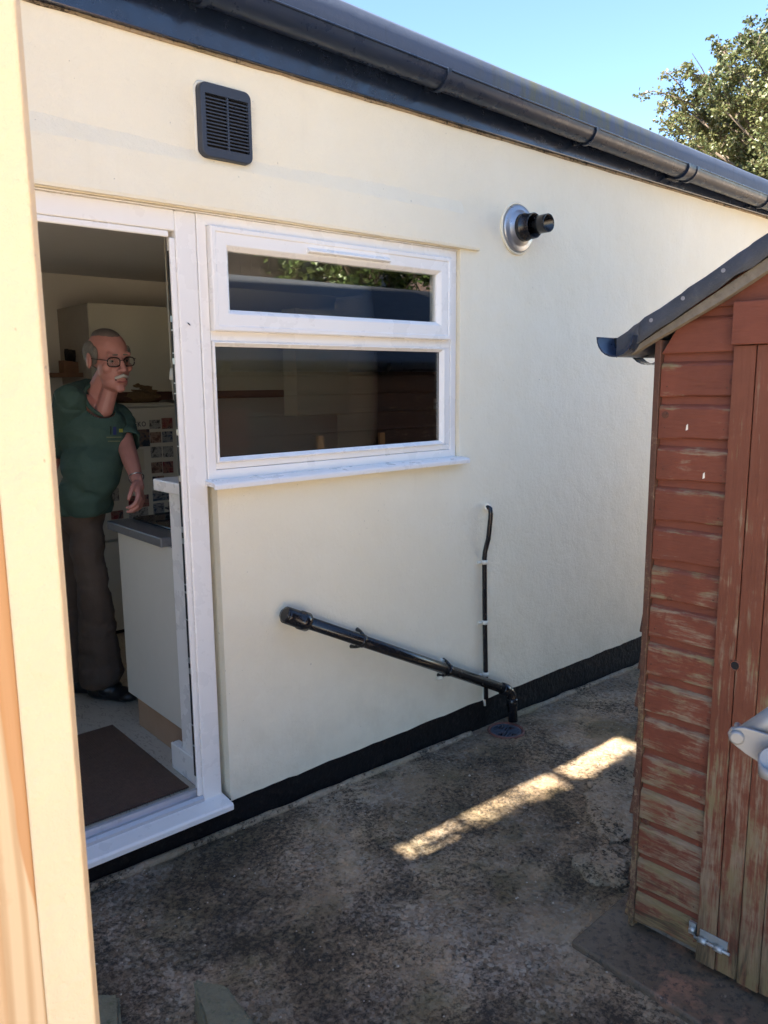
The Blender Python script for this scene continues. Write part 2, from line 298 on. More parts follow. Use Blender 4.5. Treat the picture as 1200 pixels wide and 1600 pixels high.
# ------------------------------------------------------------------ object helpers
def link(o, parent=None):
    COL.objects.link(o)
    if parent: o.parent = parent
    return o
def thing(name, label, cat, loc=(0, 0, 0), rotz=0, group=None):
    o = bpy.data.objects.new(name, None); o.empty_display_size = .1
    o.location = loc; o.rotation_euler = (0, 0, rotz); link(o)
    return tag(o, label, cat, group)
def tag(o, label, cat, group=None):
    o['label'] = label; o['category'] = cat
    if group: o['group'] = group
    return o
def struct(o, kind='structure'): o['kind'] = kind; return o
def origin(p):
    v = Vector((0, 0, 0))
    while p is not None: v += Vector(p.location); p = p.parent
    return v
class MB:
    def __init__(s): s.v = []; s.f = []; s.sm = []
    def add(s, vs, fs, smooth=False):
        b = len(s.v); s.v += [tuple(x) for x in vs]; s.f += [tuple(b+i for i in f) for f in fs]; s.sm += [smooth]*len(fs); return s
    def box(s, a, b, M4=None):
        (x0, y0, z0), (x1, y1, z1) = a, b
        x0, x1 = min(x0, x1), max(x0, x1); y0, y1 = min(y0, y1), max(y0, y1); z0, z1 = min(z0, z1), max(z0, z1)
        vs = [Vector(p) for p in ((x0, y0, z0), (x1, y0, z0), (x1, y1, z0), (x0, y1, z0), (x0, y0, z1), (x1, y0, z1), (x1, y1, z1), (x0, y1, z1))]
        if M4: vs = [M4 @ v for v in vs]
        return s.add(vs, [(0, 3, 2, 1), (4, 5, 6, 7), (0, 1, 5, 4), (1, 2, 6, 5), (2, 3, 7, 6), (3, 0, 4, 7)])
    def prism(s, poly, d, M4=None, smooth=False):
        """poly: list of 3D points (planar), extruded by vector d"""
        n = len(poly); vs = [Vector(p) for p in poly]+[Vector(p)+Vector(d) for p in poly]
        if M4: vs = [M4 @ v for v in vs]
        b = len(s.v)
        s.add(vs, [tuple(range(n))[::-1], tuple(range(n, 2*n))])
        s.f += [(b+i, b+(i+1) % n, b+n+(i+1) % n, b+n+i) for i in range(n)]; s.sm += [smooth]*n
        return s
    def tube(s, pts, r, n=16, cap=True, M4=None):
        pts = [Vector(p) for p in pts]; rs = r if isinstance(r, (list, tuple)) else [r]*len(pts)
        if M4: pts = [M4 @ p for p in pts]
        t0 = (pts[1]-pts[0]).normalized(); a = t0.orthogonal().normalized(); rings = []
        for i, p in enumerate(pts):
            if i == 0: t = pts[1]-p
            elif i == len(pts)-1: t = p-pts[-2]
            else: t = (pts[i+1]-p).normalized()+(p-pts[i-1]).normalized()
            if t.length < 1e-6: t = t0.copy()
            t.normalize(); a = (a - t*a.dot(t))
            if a.length < 1e-6: a = t.orthogonal()
            a.normalize(); b = t.cross(a)
            rings.append([p+(a*math.cos(2*math.pi*k/n)+b*math.sin(2*math.pi*k/n))*rs[i] for k in range(n)])
        base = len(s.v)
        for rr in rings: s.v += [tuple(x) for x in rr]
        for i in range(len(rings)-1):
            for k in range(n):
                s.f.append((base+i*n+k, base+i*n+(k+1) % n, base+(i+1)*n+(k+1) % n, base+(i+1)*n+k)); s.sm.append(True)
        if cap:
            s.f.append(tuple(base+k for k in range(n))[::-1]); s.f.append(tuple(base+(len(rings)-1)*n+k for k in range(n))); s.sm += [False, False]
        return s
    def ring(s, rect, prof):
        """mitred frame: rect (x0,x1,z0,z1); prof list of (inset, y)"""
        x0, x1, z0, z1 = rect; b = len(s.v)
        for d, y in prof: s.v += [(x0+d, y, z0+d), (x1-d, y, z0+d), (x1-d, y, z1-d), (x0+d, y, z1-d)]
        for i in range(len(prof)-1):
            for k in range(4):
                s.f.append((b+i*4+k, b+i*4+(k+1) % 4, b+(i+1)*4+(k+1) % 4, b+(i+1)*4+k)); s.sm.append(False)
        return s
    def grid(s, nx, ny, fn, smooth=True):
        b = len(s.v); s.v += [tuple(fn(i, j)) for j in range(ny) for i in range(nx)]
        for j in range(ny-1):
            for i in range(nx-1):
                s.f.append((b+j*nx+i, b+j*nx+i+1, b+(j+1)*nx+i+1, b+(j+1)*nx+i)); s.sm.append(smooth)
        return s
    def mesh(s, name, mat, off=Vector((0, 0, 0)), fixn=True):
        me = bpy.data.meshes.new(name)
        me.from_pydata([(x-off[0], y-off[1], z-off[2]) for x, y, z in s.v], [], s.f)
        me.polygons.foreach_set('use_smooth', s.sm)
        if fixn:
            bm = bmesh.new(); bm.from_mesh(me); bmesh.ops.recalc_face_normals(bm, faces=bm.faces); bm.to_mesh(me); bm.free()
        me.materials.append(M[mat] if isinstance(mat, str) else mat); me.update(); return me
    def build(s, name, mat, parent=None, local=False, bevel=0, segs=2, fixn=True):
        off = Vector((0, 0, 0)) if (local or parent is None) else origin(parent)
        o = bpy.data.objects.new(name, s.mesh(name, mat, off, fixn)); link(o, parent)
        if bevel:
            md = o.modifiers.new('bevel', 'BEVEL'); md.width = bevel; md.segments = segs; md.limit_method = 'ANGLE'; md.angle_limit = R_(40)
        return o
def recenter(o):
    """move a parentless mesh's origin to its base centre"""
    vs = [v.co for v in o.data.vertices]; c = Vector(((min(v.x for v in vs)+max(v.x for v in vs))/2, (min(v.y for v in vs)+max(v.y for v in vs))/2, min(v.z for v in vs)))
    o.data.transform(Matrix.Translation(-c)); o.location = Vector(o.location)+c; return o
def arc(c, a, b, r, n=8, a0=0, a1=math.pi/2):
    return [Vector(c)+Vector(a)*r*math.cos(a0+(a1-a0)*i/n)+Vector(b)*r*math.sin(a0+(a1-a0)*i/n) for i in range(n+1)]

# ================================================================== SETTING: ground
XF0, XF1, YF0 = -.6, 7.2, -2.3
xs = [-80, -40, -20, -10, -6, -4, -3, -2, -1.2]+[XF0+i*.016 for i in range(int((XF1-XF0)/.016))]+[XF1, 8, 9, 12, 18, 30, 60, 120]
ys = [-120, -60, -30, -16, -9, -6, -4.5, -3.5, -2.8]+[YF0+i*.016 for i in range(int((.1-YF0)/.016)+1)]+[.2, .6, 1.5, 3, 6, 12, 25, 60, 120]
def gfn(i, j):
    x, y = xs[i], ys[j]; z = gz(x)
    if XF0 < x < XF1 and YF0 < y < .15:
        e = min(1, (x-XF0)/.3, (XF1-x)/.3, (y-YF0)/.3)
        z += e*(.010*noise.fractal((x*1.7, y*1.7, 0), 1, 2, 3) + .0045*noise.fractal((x*14, y*14, 3), .8, 2, 3) + .0022*noise.noise((x*45, y*45, 7)))
        r = math.hypot(x-2.815, y+.095)
        if r < .082: z = gz(x)-.055
    elif y > .15: z -= .25
    return (x, y, z)
g = MB().grid(len(xs), len(ys), gfn).build('ground', 'ground', fixn=False); struct(g)
# irregular skim patches of old concrete, edges broken
def skim(poly, th, mat='patch', sub=16, parent=g):
    pts = []
    for i in range(len(poly)):
        a, b = poly[i], poly[(i+1) % len(poly)]
        for k in range(sub):
            t = k/sub; x = a[0]+(b[0]-a[0])*t; y = a[1]+(b[1]-a[1])*t
            d = .03*noise.fractal((x*18, y*18, 5), .8, 2, 4); e = .03*noise.fractal((x*18, y*18, 15), .8, 2, 4); pts.append((x+d, y+e))
    m = MB(); n = len(pts); cx = sum(p[0] for p in pts)/n; cy = sum(p[1] for p in pts)/n
    rings = []
    for f, h in ((1.0, -.03), (1.0, th*.5), (.93, th), (.6, th+.002), (.25, th+.002)):
        rings.append([(cx+(x-cx)*f, cy+(y-cy)*f, gz(x)+h+(.003*noise.noise((x*20, y*20, 1)) if h > 0 else 0)) for x, y in pts])
    for r in rings: m.v += r
    for i in range(len(rings)-1):
        for k in range(n): m.f.append((i*n+k, i*n+(k+1) % n, (i+1)*n+(k+1) % n, (i+1)*n+k)); m.sm.append(False)
    m.v.append((cx, cy, gz(cx)+th+.002)); c = len(m.v)-1; b = (len(rings)-1)*n
    for k in range(n): m.f.append((b+k, b+(k+1) % n, c)); m.sm.append(False)
    return m.build('concrete_patch', mat, parent)
def G(px, py):
    d = ROT @ Vector((px-600, -(py-800), -FPX)); t = (.097-CAM.z)/(d.z+.0229*d.x); p = CAM+t*d; return (p.x, p.y)
skim([G(*p) for p in ((915, 1235), (955, 1190), (1000, 1180), (1040, 1215), (1030, 1300), (960, 1320), (925, 1290))], .012)
skim([G(*p) for p in ((893, 1345), (940, 1325), (985, 1350), (975, 1395), (920, 1378))], .012)
# pale mortar fillet where the yard meets the wall
m = MB(); px_ = [(.55+i*.05, -.012+.008*noise.noise((i*.6, 0, 0)), gz(.55+i*.05)+.004) for i in range(95) if not 2.68 < .55+i*.05 < 2.95]
for seg in ([p for p in px_ if p[0] < 2.7], [p for p in px_ if p[0] > 2.9]):
    m.tube(seg, [.016+.007*noise.noise((p[0]*6, 1, 0)) for p in seg], 8)
struct(m.build('mortar_fillet', 'patch'))

# ================================================================== BUILDING
H = thing('rendered_extension', 'cream painted single storey extension with white door frame, window and black plinth', 'building', (2.5, 0, gz(2.5)))
WX0, WX1, ZT = -3.4, 8.6, 2.80
DX0, DX1, WR, WB, FT, DB = .38, 1.338, 2.566, 1.385, 2.30, .19
def zlo(x): return .182+.006*noise.noise((x*7, 0, 3))+.004*noise.noise((x*31, 0, 3))
gx = sorted(set([round(WX0+i*.04, 4) for i in range(int((WX1-WX0)/.04)+1)]+[DX0, DX1, WR, WX1]))
gx = [x for k, x in enumerate(gx) if x in (DX0, DX1, WR) or all(abs(x-e) > .012 for e in (DX0, DX1, WR))]
gzs = sorted(set([round(.18+i*.045, 4) for i in range(59)]+[WB, FT, ZT, DB]))
gzs = [z for z in gzs if z <= ZT and (z in (WB, FT, ZT, .18, DB) or all(abs(z-e) > .014 for e in (WB, FT, ZT, DB)))]
def wy(x, z):
    e = min(1, *(abs(x-q)/.05 for q in (DX0, DX1, WR))) if DB <= z <= FT else 1
    return -.0+.0045*noise.noise((x*2.2, z*2.2, 1))*e + .0022*noise.noise((x*9, z*9, 4))*e
m = MB()
idx = {}
for i, x in enumerate(gx):
    for j, z in enumerate(gzs):
        zz = zlo(x) if j == 0 else z; idx[i, j] = len(m.v); m.v.append((x, wy(x, z), zz))
def inside(x, z): return (DX0 < x < DX1 and z < FT) or (DX1 <= x < WR and WB < z < FT)
for i in range(len(gx)-1):
    for j in range(len(gzs)-1):
        if inside((gx[i]+gx[i+1])/2, (gzs[j]+gzs[j+1])/2): continue
        m.f.append((idx[i, j], idx[i+1, j], idx[i+1, j+1], idx[i, j+1])); m.sm.append(True)
# underside lip of the render and the reveals
for i in range(len(gx)-1):
    a, b = gx[i], gx[i+1]
    if DX0 <= a < DX1: continue
    m.add([(a, wy(a, .18), zlo(a)), (b, wy(b, .18), zlo(b)), (b, .02, zlo(b)), (a, .02, zlo(a))], [(0, 1, 2, 3)])
def rev(a, b):
    (x0, z0), (x1, z1) = a, b
    m.add([(x0, 0, z0), (x1, 0, z1), (x1, .11, z1), (x0, .11, z0)], [(0, 1, 2, 3)])
rev((DX0, DB), (DX0, FT)); rev((DX0, FT), (WR, FT)); rev((WR, FT), (WR, WB)); rev((WR, WB), (DX1, WB)); rev((DX1, WB), (DX1, DB))
m.build('render_face', 'cream', H, fixn=False)
m = MB()                                                              # masonry core, behind the render skin
for a, b in (((WX0, .03, .0), (DX0-.005, .25, ZT)), ((DX1+.005, .03, 0), (WR+.005, .25, WB-.004)), ((DX0-.005, .03, FT+.004), (WR+.005, .25, ZT)), ((WR+.006, .03, 0), (WX1, .25, ZT)), ((DX0-.004, .03, 0), (DX1+.004, .25, .16))): m.box(a, b)
m.box((WX1-.25, .251, 0), (WX1, 2.8, ZT)).box((WX0, .251, 0), (WX0+.25, 2.8, ZT))
for a, b in (((WX0, 2.801, 0), (-2.6, 3.0, ZT)), ((1.2, 2.801, 0), (WX1, 3.0, ZT)), ((-2.5995, 2.801, 0), (1.1995, 3.0, 1.05)), ((-2.5995, 2.801, 2.35), (1.1995, 3.0, ZT))): m.box(a, b)
m.build('masonry', 'inwall', H)
# raised lintel band
def LB(x, z, y): return (x, y, z)
m = MB(); xl, n = WX0+.3, 40
P = []
for i in range(n+1):
    t = i/n; xb = xl+(2.672-xl)*t; xt = xl+(2.574-xl)*t
    zb = 2.303+.002*noise.noise((xb*4, 2, 2)); zt = 2.465
    P.append([(xt, .004, zt+.045), (xt, -.015, zt-.02), (xb-.003, -.021, zb+.01), (xb, -.018, zb), (xb, .016, zb-.001), (xb, .06, zb-.001)])
m.grid(6, n+1, lambda i, j: P[j][i], False); m.add([P[-1][k] for k in range(6)], [(0, 1, 2, 3, 4, 5)])
m.build('lintel_band', 'cream', H, fixn=True)
# plinth
m = MB(); px2 = [WX0+i*.05 for i in range(int((WX1-WX0)/.05)+1)]
m.grid(len(px2), 6, lambda i, j: (px2[i], .010+.004*noise.noise((px2[i]*6, j*.8, 2)), -.1+(zlo(px2[i])+.1+.004)*j/5 if True else 0), True)
m.build('plinth', 'plinth', H, fixn=False)
# fascia, roof kerb, roof
def dz(x): return -.022*(x-2.1)
m = MB().prism([(WX0-.1, -.026, 2.796), (WX0-.1, -.026, 3.00), (WX0-.1, .02, 3.00), (WX0-.1, .02, 2.796)], (WX1-WX0+.2, 0, 0)); m.build('fascia', 'navy', H, bevel=.003)
m = MB(); nx = 120
prof = [(-.03, 2.93), (-.052, 2.925), (-.062, 2.94), (-.064, 3.02), (-.060, 3.062), (-.045, 3.078), (0, 3.075), (.12, 3.03), (.5, 3.03), (3.1, 3.10)]
xk = [WX0-.15+(WX1-WX0+.3)*i/nx for i in range(nx+1)]
m.grid(len(prof), nx+1, lambda i, j: (xk[j], prof[i][0]+(.003*noise.noise((xk[j]*3, i*.7, 0)) if i < 7 else 0), prof[i][1]+dz(xk[j])+(.003*noise.noise((xk[j]*2.4, i*.5, 5)) if 0 < i < 8 else 0)), True)
m.build('roof', 'kerb', H, fixn=False)
# soffit infill so the sun cannot pass between wall and roof
MB().box((WX0, .021, 2.801), (WX1, 3.0, 2.88)).build('roof_deck', 'greywood', H)
# ---- interior shell
FZ = .215
fl = MB().box((WX0+.26, .115, .05), (WX1-.26, 2.79, FZ)).build('floor', 'vinyl', H)
MB().box((WX0+.26, .26, 2.42), (WX1-.26, 2.79, 2.5)).build('ceiling', 'ceil', H)
MB().box((1.2, 2.70, FZ+.001), (6.2, 2.8, 2.419)).box((WX0+.26, 2.70, FZ+.001), (-2.6, 2.8, 2.419)).box((-2.5995, 2.70, FZ+.001), (1.1995, 2.8, 1.05)).box((-2.5995, 2.70, 2.35), (1.1995, 2.8, 2.419)).build('kitchen_wall', 'inwall', H)
bw = MB().ring((-2.6, 1.2, 1.05, 2.35), [(0, 2.86), (0, 2.90), (.05, 2.90), (.05, 2.86), (0, 2.86)]).build('fill_window', 'upvc', H); MB().box((-2.56, 2.875, 1.09), (1.16, 2.881, 2.31)).build('pane', 'glass', bw)  # unseen window, added and made wide to let daylight into the kitchen
MB().box((4.3, .26, FZ+.001), (4.4, 2.699, 2.419)).build('kitchen_wall', 'inwall', H)
MB().box((-3.1, .26, FZ+.001), (-3.0, 2.699, 2.419)).build('kitchen_wall', 'inwall', H)
# plastered inner leaf under the window with board and skirting
MB().box((1.275, .118, FZ+.001), (4.29, .255, 1.335)).build('inner_wall', 'upvc', H, bevel=.004)
MB().box((1.25, .10, 1.34), (4.29, .33, 1.385)).build('window_board', 'upvc', H, bevel=.006)
MB().box((1.262, .12, FZ+.001), (1.274, .33, .325)).box((1.2745, .256, FZ+.001), (1.30, .33, .3245)).build('skirting_board', 'upvc', H, bevel=.004)

# ---- door frame
D = bpy.data.objects.new('door_frame', None); link(D, H)
Y0 = .018
def frame_bar(name, a, b, bev=.004, par=D, mat='upvc'): return MB().box(a, b).build(name, mat, par, bevel=bev)
jr = MB().box((1.237, Y0, .205), (1.312, .088, FT-.006)); jr.box((1.216, Y0+.004, .235), (1.2368, .034, 2.207)).build('frame_jamb', 'upvc', D, bevel=.005)
MB().box((.385, Y0, .205), (.46, .088, FT-.006)).box((.4602, Y0+.004, .235), (.48, .034, 2.207)).build('frame_jamb', 'upvc', D, bevel=.005)
MB().box((.4605, Y0+.0008, 2.228), (1.2365, .087, FT-.006)).box((.4805, Y0+.0045, 2.207), (1.2155, .034, 2.2275)).build('frame_head', 'upvc', D, bevel=.005)
MB().box((.386, Y0-.008, FT-.006+.0005), (2.56, .08, FT-.002)).build('head_trim', 'upvc', D)
# threshold and cill
m = MB().prism([(.4605, .012, .205), (.4605, .012, .226), (.4605, .024, .236), (.4605, .036, .226), (.4605, .052, .226), (.4605, .060, .243), (.4605, .075, .243), (.4605, .112, .222), (.4605, .112, .205)], (.776, 0, 0)); m.build('threshold', 'alu', D, bevel=.0015)
m = MB().prism([(.37, -.062, .182), (.37, -.062, .202), (.37, -.056, .208), (.37, .05, .2185), (.37, .05, .19), (.37, -.05, .19)], (.946, 0, 0))
m.build('door_cill', 'upvc_grey', D, bevel=.003)
# lock keep strip in the rebate
kp = MB().box((1.2265, .036, .30), (1.2367, .066, 2.17)).build('lock_keep_strip', 'dark', D)
rr = random.Random(3)
for z in (.42, .5, .7, .74, .9, 1.0, 1.03, 1.18, 1.22, 1.40, 1.52, 1.56, 1.70, 1.735, 1.80, 1.835, 1.91, 1.94):
    h = rr.choice((.004, .006, .02)); MB().box((1.2235, .04+rr.random()*.008, z), (1.2264, .060, z+h)).build('strike_plate', 'zinc', kp)

# ---- window
Wn = bpy.data.objects.new('window', None); link(Wn, H)
FX0, FX1, FZ0, FZ1 = 1.3135, 2.560, 1.398, FT-.006
m = MB().ring((FX0, FX1, FZ0, FZ1), [(0, .088), (0, Y0), (.004, Y0-.002), (.034, Y0-.002), (.036, Y0+.012), (.036, .088), (0, .088)])
m.box((FX0+.0365, Y0+.001, 1.879), (FX1-.0365, .087, 1.914))
m.build('window_frame', 'upvc', Wn, bevel=.002)
m = MB().ring((1.3505, 2.505, 1.912, 2.257), [(0, .06), (0, -.006), (.004, -.010), (.016, -.010), (.020, -.006), (.058, -.006), (.062, -.003), (.074, .012), (.074, .05), (0, .06)])
m.build('top_sash', 'upvc', Wn)
m = MB().ring((1.3502, 2.482, 1.458, 1.8788), [(0, .07), (0, .010), (.003, .006), (.006, .006), (.018, .024), (.018, .06), (0, .07)])
m.build('glazing_bead', 'upvc', Wn)
# bottom sub-frame members seen inside the outer frame below the lower light
MB().box((FX0+.0365, Y0+.002, FZ0+.0365), (FX1-.0365, .086, 1.4575)).box((2.4825, Y0+.0012, 1.458), (FX1-.0362, .0865, 1.8785)).build('window_frame', 'upvc', Wn, bevel=.003)
pz = MB(); pz.box((1.42, .022, 1.97), (2.445, .028, 2.187)); pz.build('pane', 'glass', Wn)
MB().box((1.36, .030, 1.466), (2.475, .036, 1.872)).build('pane', 'glass', Wn)
MB().ring((1.418, 2.449, 1.968, 2.189), [(0, .05), (0, .0205), (.0055, .0205), (.0055, .05)]).build('gasket', 'black', Wn)
MB().ring((1.366, 2.466, 1.474, 1.863), [(0, .055), (0, .0285), (.003, .0285), (.003, .055)]).build('gasket', 'black', Wn)
m = MB().prism([(1.745, -.006, 2.202), (1.745, -.024, 2.208), (1.745, -.024, 2.214), (1.745, -.006, 2.226)], (.40, 0, 0)); m.build('trickle_vent', 'upvc', Wn, bevel=.002)
m = MB().prism([(1.302, -.052, 1.372), (1.302, -.052, 1.388), (1.302, -.046, 1.394), (1.302, .05, 1.404), (1.302, .05, 1.384), (1.302, -.042, 1.379), (1.302, -.042, 1.372)], (1.283, 0, 0))
m.build('window_cill', 'upvc_grey', Wn, bevel=.002)

# ================================================================== WALL FITTINGS
# gutter on the extension
gt = thing('gutter', 'long black half round gutter clipped under the grey roof edge of the cream building', 'gutter', (2.1, -.09, 2.93))
GR, GY = .056, -.094
def gzc(x): return 2.930-.022*(x-2.1)
m = MB(); nn = 12; L0, L1 = WX0-.1, WX1+.1
for rr_, fl_ in ((GR, 0), (GR-.004, 1)):
    m.grid(2, nn+1, lambda i, j, rr_=rr_: ((L0, L1)[i], GY-rr_*math.cos(math.pi*j/nn), gzc((L0, L1)[i])-rr_*math.sin(math.pi*j/nn)), True)
m.tube([(L0, GY-GR-.001, gzc(L0)+.001), (L1, GY-GR-.001, gzc(L1)+.001)], .0045, 6)
m.build('gutter_channel', 'gutter', gt, fixn=False)
def clip(x, w, r=GR+.009, name='gutter_clip'):
    m = MB(); n = 14
    for k in range(2):
        m.grid(2, n+1, lambda i, j, k=k: (x+(-w/2, w/2)[i], GY-(r, r-.006)[k]*math.cos(math.pi*1.08*j/n-.06), gzc(x)-(r, r-.006)[k]*math.sin(math.pi*1.08*j/n-.06)), True)
    for sx in (-w/2, w/2):
        m.grid(2, n+1, lambda i, j: (x+sx, GY-(r, r-.006)[i]*math.cos(math.pi*1.08*j/n-.06), gzc(x)-(r, r-.006)[i]*math.sin(math.pi*1.08*j/n-.06)), False)
    m.box((x-w/2, GY+r-.004, gzc(x)-.05), (x+w/2, -.0265, gzc(x)+.0))
    return m.build(name, 'gutter', gt, fixn=False)
for x in (-2.7, -1.7, -.7, .3, 1.31, 2.335, 3.33, 5.2, 6.2, 7.2, 8.2): clip(x, .020)
for x in (4.20, 4.29): clip(x, .028, GR+.011)
clip(4.245, .12, GR+.005, 'gutter_union')
# small paint ridge below fascia
m = MB(); q = [(WX0+i*.05, -.004, 2.793+.003*noise.noise((i*.5, 0, 0))) for i in range(int((WX1-WX0)/.05))]
m.tube(q, [.006+.003*noise.noise((p[0]*5, 0, 9)) for p in q], 6); m.build('paint_ridge', 'patch', H)

# ventilation grille
vt = thing('air_vent', 'square dark grey louvred air vent high on the cream wall above the door', 'air vent', (1.42, -.03, 2.468))
vx0, vx1, vz0, vz1, vr = 1.323, 1.513, 2.466, 2.694, .024
def rrect(x0, x1, z0, z1, r, y, n=5):
    p = []
    for cx, cz, a in ((x1-r, z1-r, 0), (x0+r, z1-r, 90), (x0+r, z0+r, 180), (x1-r, z0+r, 270)):
        for k in range(n+1): t = R_(a+90*k/n); p.append((cx+r*math.cos(t), y, cz+r*math.sin(t)))
    return p
m = MB(); rings = [rrect(vx0-d, vx1+d, vz0-d, vz1+d, vr+d, y) for d, y in ((.002, .006), (.001, -.014), (0, -.028), (-.003, -.032))]
inner = rrect(vx0+.017, vx1-.014, vz0+.030, vz1-.034, .002, -.032); inner2 = rrect(vx0+.017, vx1-.014, vz0+.030, vz1-.034, .002, -.018)
rs = rings+[inner, inner2]; n = len(rings[0])
for r in rs: m.v += r
for i in range(len(rs)-1):
    for k in range(n): m.f.append((i*n+k, i*n+(k+1) % n, (i+1)*n+(k+1) % n, (i+1)*n+k)); m.sm.append(i < 3)
m.build('vent_frame', 'ventm', vt)
MB().box((vx0+.006, -.012, vz0+.02), (vx1-.006, -.009, vz1-.02)).build('backing', 'dark', vt)
cxm = (vx0+vx1)/2+.004
MB().box((cxm-.003, -.031, vz0+.0302), (cxm+.003, -.020, vz1-.0342)).build('mullion', 'ventm', vt)
sm_ = None; H0 = vz1-.034-vz0-.030
for c in range(2):
    a, b = ((vx0+.0172, cxm-.0032), (cxm+.0032, vx1-.0142))[c]
    me = MB().prism([(a, -.030, 0), (a, -.030, .0042), (a, -.014, .010), (a, -.014, .006)], (b-a, 0, 0)).mesh('slat', 'ventm')
    for k in range(14):
        o = bpy.data.objects.new('slat', me); link(o, vt); o.location = Vector((0, 0, vz0+.030+H0*(k+.75)/15.0))-origin(vt)
# cream paint ring round the vent
m = MB(); q = rrect(vx0-.006, vx1+.006, vz0-.006, vz1+.006, vr+.006, -.0015); m.tube(q+[q[0]], .0055, 6, cap=False); m.build('sealant', 'whiteclip', vt)

# boiler flue
FC = Vector((2.945, 0, 2.428))
fu = thing('boiler_flue', 'black boiler flue outlet with round silver collar on the cream wall right of the window', 'flue', FC)
def disc_lathe(prof, n=36, c=FC, skew=None):
    m = MB(); 
    m.grid(n+1, len(prof), lambda i, j: (c.x+prof[j][0]*math.cos(2*math.pi*i/n), -prof[j][1]+(skew or 0)*prof[j][0]*math.sin(2*math.pi*i/n)*(1 if j >= len(prof)-3 else 0), c.z+prof[j][0]*math.sin(2*math.pi*i/n)), True); return m
disc_lathe([(.106, -.004), (.106, .010), (.100, .017), (.085, .017), (.076, .022), (.066, .034), (.060, .036)]).build('collar', 'zinc', fu, fixn=False)
disc_lathe([(.062, .020), (.062, .050), (.060, .056), (.056, .058), (.056, .100), (.054, .102), (.050, .100), (.050, .06), (.0, .06)], skew=None).build('outer_duct', 'black', fu, fixn=False)
disc_lathe([(.034, .055), (.034, .12), (.040, .125), (.040, .178), (.039, .180), (.034, .178), (.034, .08), (.0, .08)]).build('terminal', 'black', fu, fixn=False)
m = MB(); q = [(FC.x+.112*math.cos(a/18*math.pi), -.002, FC.z+.112*math.sin(a/18*math.pi)) for a in range(36)]; m.tube(q+[q[0]], .006, 6, cap=False); m.build('sealant', 'cream', fu)

# sloping waste pipe
wp = thing('waste_pipe', 'thick black plastic waste pipe sloping down the cream wall to the drain', 'pipe', (2.2, -.05, .17))
A = at(450, 962, 1, -.055); B = at(795, 1079, 1, -.055); dr = (B-A).normalized()
def al(t): return A+dr*t
LP = (B-A).length
m = MB(); m.tube([al(.0), al(LP-.04)], .0245, 20)
elb = [al(LP-.05), al(LP-.01)]; dn = Vector((-.06, -.13, -1)).normalized()
p0 = al(LP-.01); c1 = p0+dr*.035
for k in range(1, 7):
    t = k/6; elb.append((1-t)**2*p0+2*t*(1-t)*c1+t*t*(c1+dn*.04))
end = c1+dn*.15
m.tube(elb+[end], .0235, 20); m.build('pipe_run', 'black', wp, fixn=False)
m = MB().tube([al(-.012), al(.0), al(.06), al(.062), al(.075), al(.095), al(.10)], [.031, .033, .033, .037, .037, .037, .030], 24)
m.tube([al(-.018), al(-.0125)], [.022, .0325], 24); m.build('access_cap', 'black', wp)
MB().tube([al(.028)+Vector((0, .0, 0)), al(.028)+Vector((0, .08, 0))], .027, 16).build('wall_stub', 'black', wp)
MB().tube([al(LP-.062), al(LP-.058), al(LP-.02), al(LP-.012)], [.0255, .0295, .0295, .027], 20).tube([c1+dn*.035, c1+dn*.04, c1+dn*.068, c1+dn*.072], [.026, .0285, .0285, .025], 20).build('elbow', 'black', wp)
for px, py in ((565, 1000), (700, 1047)):
    p = at(px, py, 1, -.055); t = (p-A).dot(dr); nrm = Vector((0, 0, 1)).cross(dr); up = (Vector((0, 0, 1))-dr*dr.z).normalized()
    m = MB().tube([al(t-.009), al(t-.009+.001), al(t+.009), al(t+.01)], [.0245, .0285, .0285, .0245], 20)
    for s in (1, -1):
        m.tube([al(t)+up*s*.022, al(t)+up*s*.034+Vector((0, .025, 0)), al(t)+up*s*.037+Vector((0, .048, 0))], [.008, .0065, .009], 8)
    m.build('pipe_bracket', 'black' if px < 600 else 'black', wp)
if 1:
    p = al((at(700, 1047, 1, -.055)-A).dot(dr)); m = MB()
    m.tube([p+Vector((-.012, .02, -.035)), p+Vector((-.02, .035, -.045)), p+Vector((-.018, .052, -.05))], .010, 8).build('painted_wall_plug', 'whiteclip', wp); MB().tube([p+Vector((.0, .03, .033)), p+Vector((0, .05, .036))], .009, 8).build('painted_wall_plug', 'whiteclip', wp)

# thin overflow pipe
op = thing('condensate_pipe', 'thin black vertical pipe with white clips on the cream wall right of the window', 'pipe', (2.76, -.03, .19))
kk = [at(762, 792, 1, .01), at(762, 792, 1, -.02), at(766, 795, 1, -.035), at(767, 803, 1, -.035), at(764, 834, 1, -.035), at(763, 842, 1, -.03), at(758, 862, 1, -.018), at(757, 872, 1, -.016), at(757.5, 960, 1, -.016), at(759, 1060, 1, -.016), at(759.5, 1092, 1, -.018)]
MB().tube(kk, .0115, 12).build('pipe_run', 'black', op, fixn=False)
MB().tube([at(762, 792, 1, -.024), at(762, 792, 1, .0)], .017, 12).build('sealant', 'whiteclip', op)
for py in (878, 972, 1053):
    p = at(757+(py-878)*.008, py, 1, -.016); m = MB()
    m.tube([p-Vector((0, 0, .010)), p-Vector((0, 0, .0095)), p+Vector((0, 0, .0095)), p+Vector((0, 0, .010))], [.012, .0155, .0155, .012], 12); m.tube([p+Vector((-.014, .006, 0)), p+Vector((-.036, .012, -.001))], .0075, 8); m.build('pipe_clip', 'whiteclip', op)
p = at(759, 1085, 1, -.004); m = MB()
m.tube([p+Vector((-.012, 0, .08)), p+Vector((-.012, 0, -.02)), p+Vector((-.010, -.004, -.055))], [.004, .008, .006], 8); m.tube([p+Vector((-.018, .003, .5)), p+Vector((-.017, .003, .1))], .003, 6); m.build('paint_run', 'whiteclip', op)

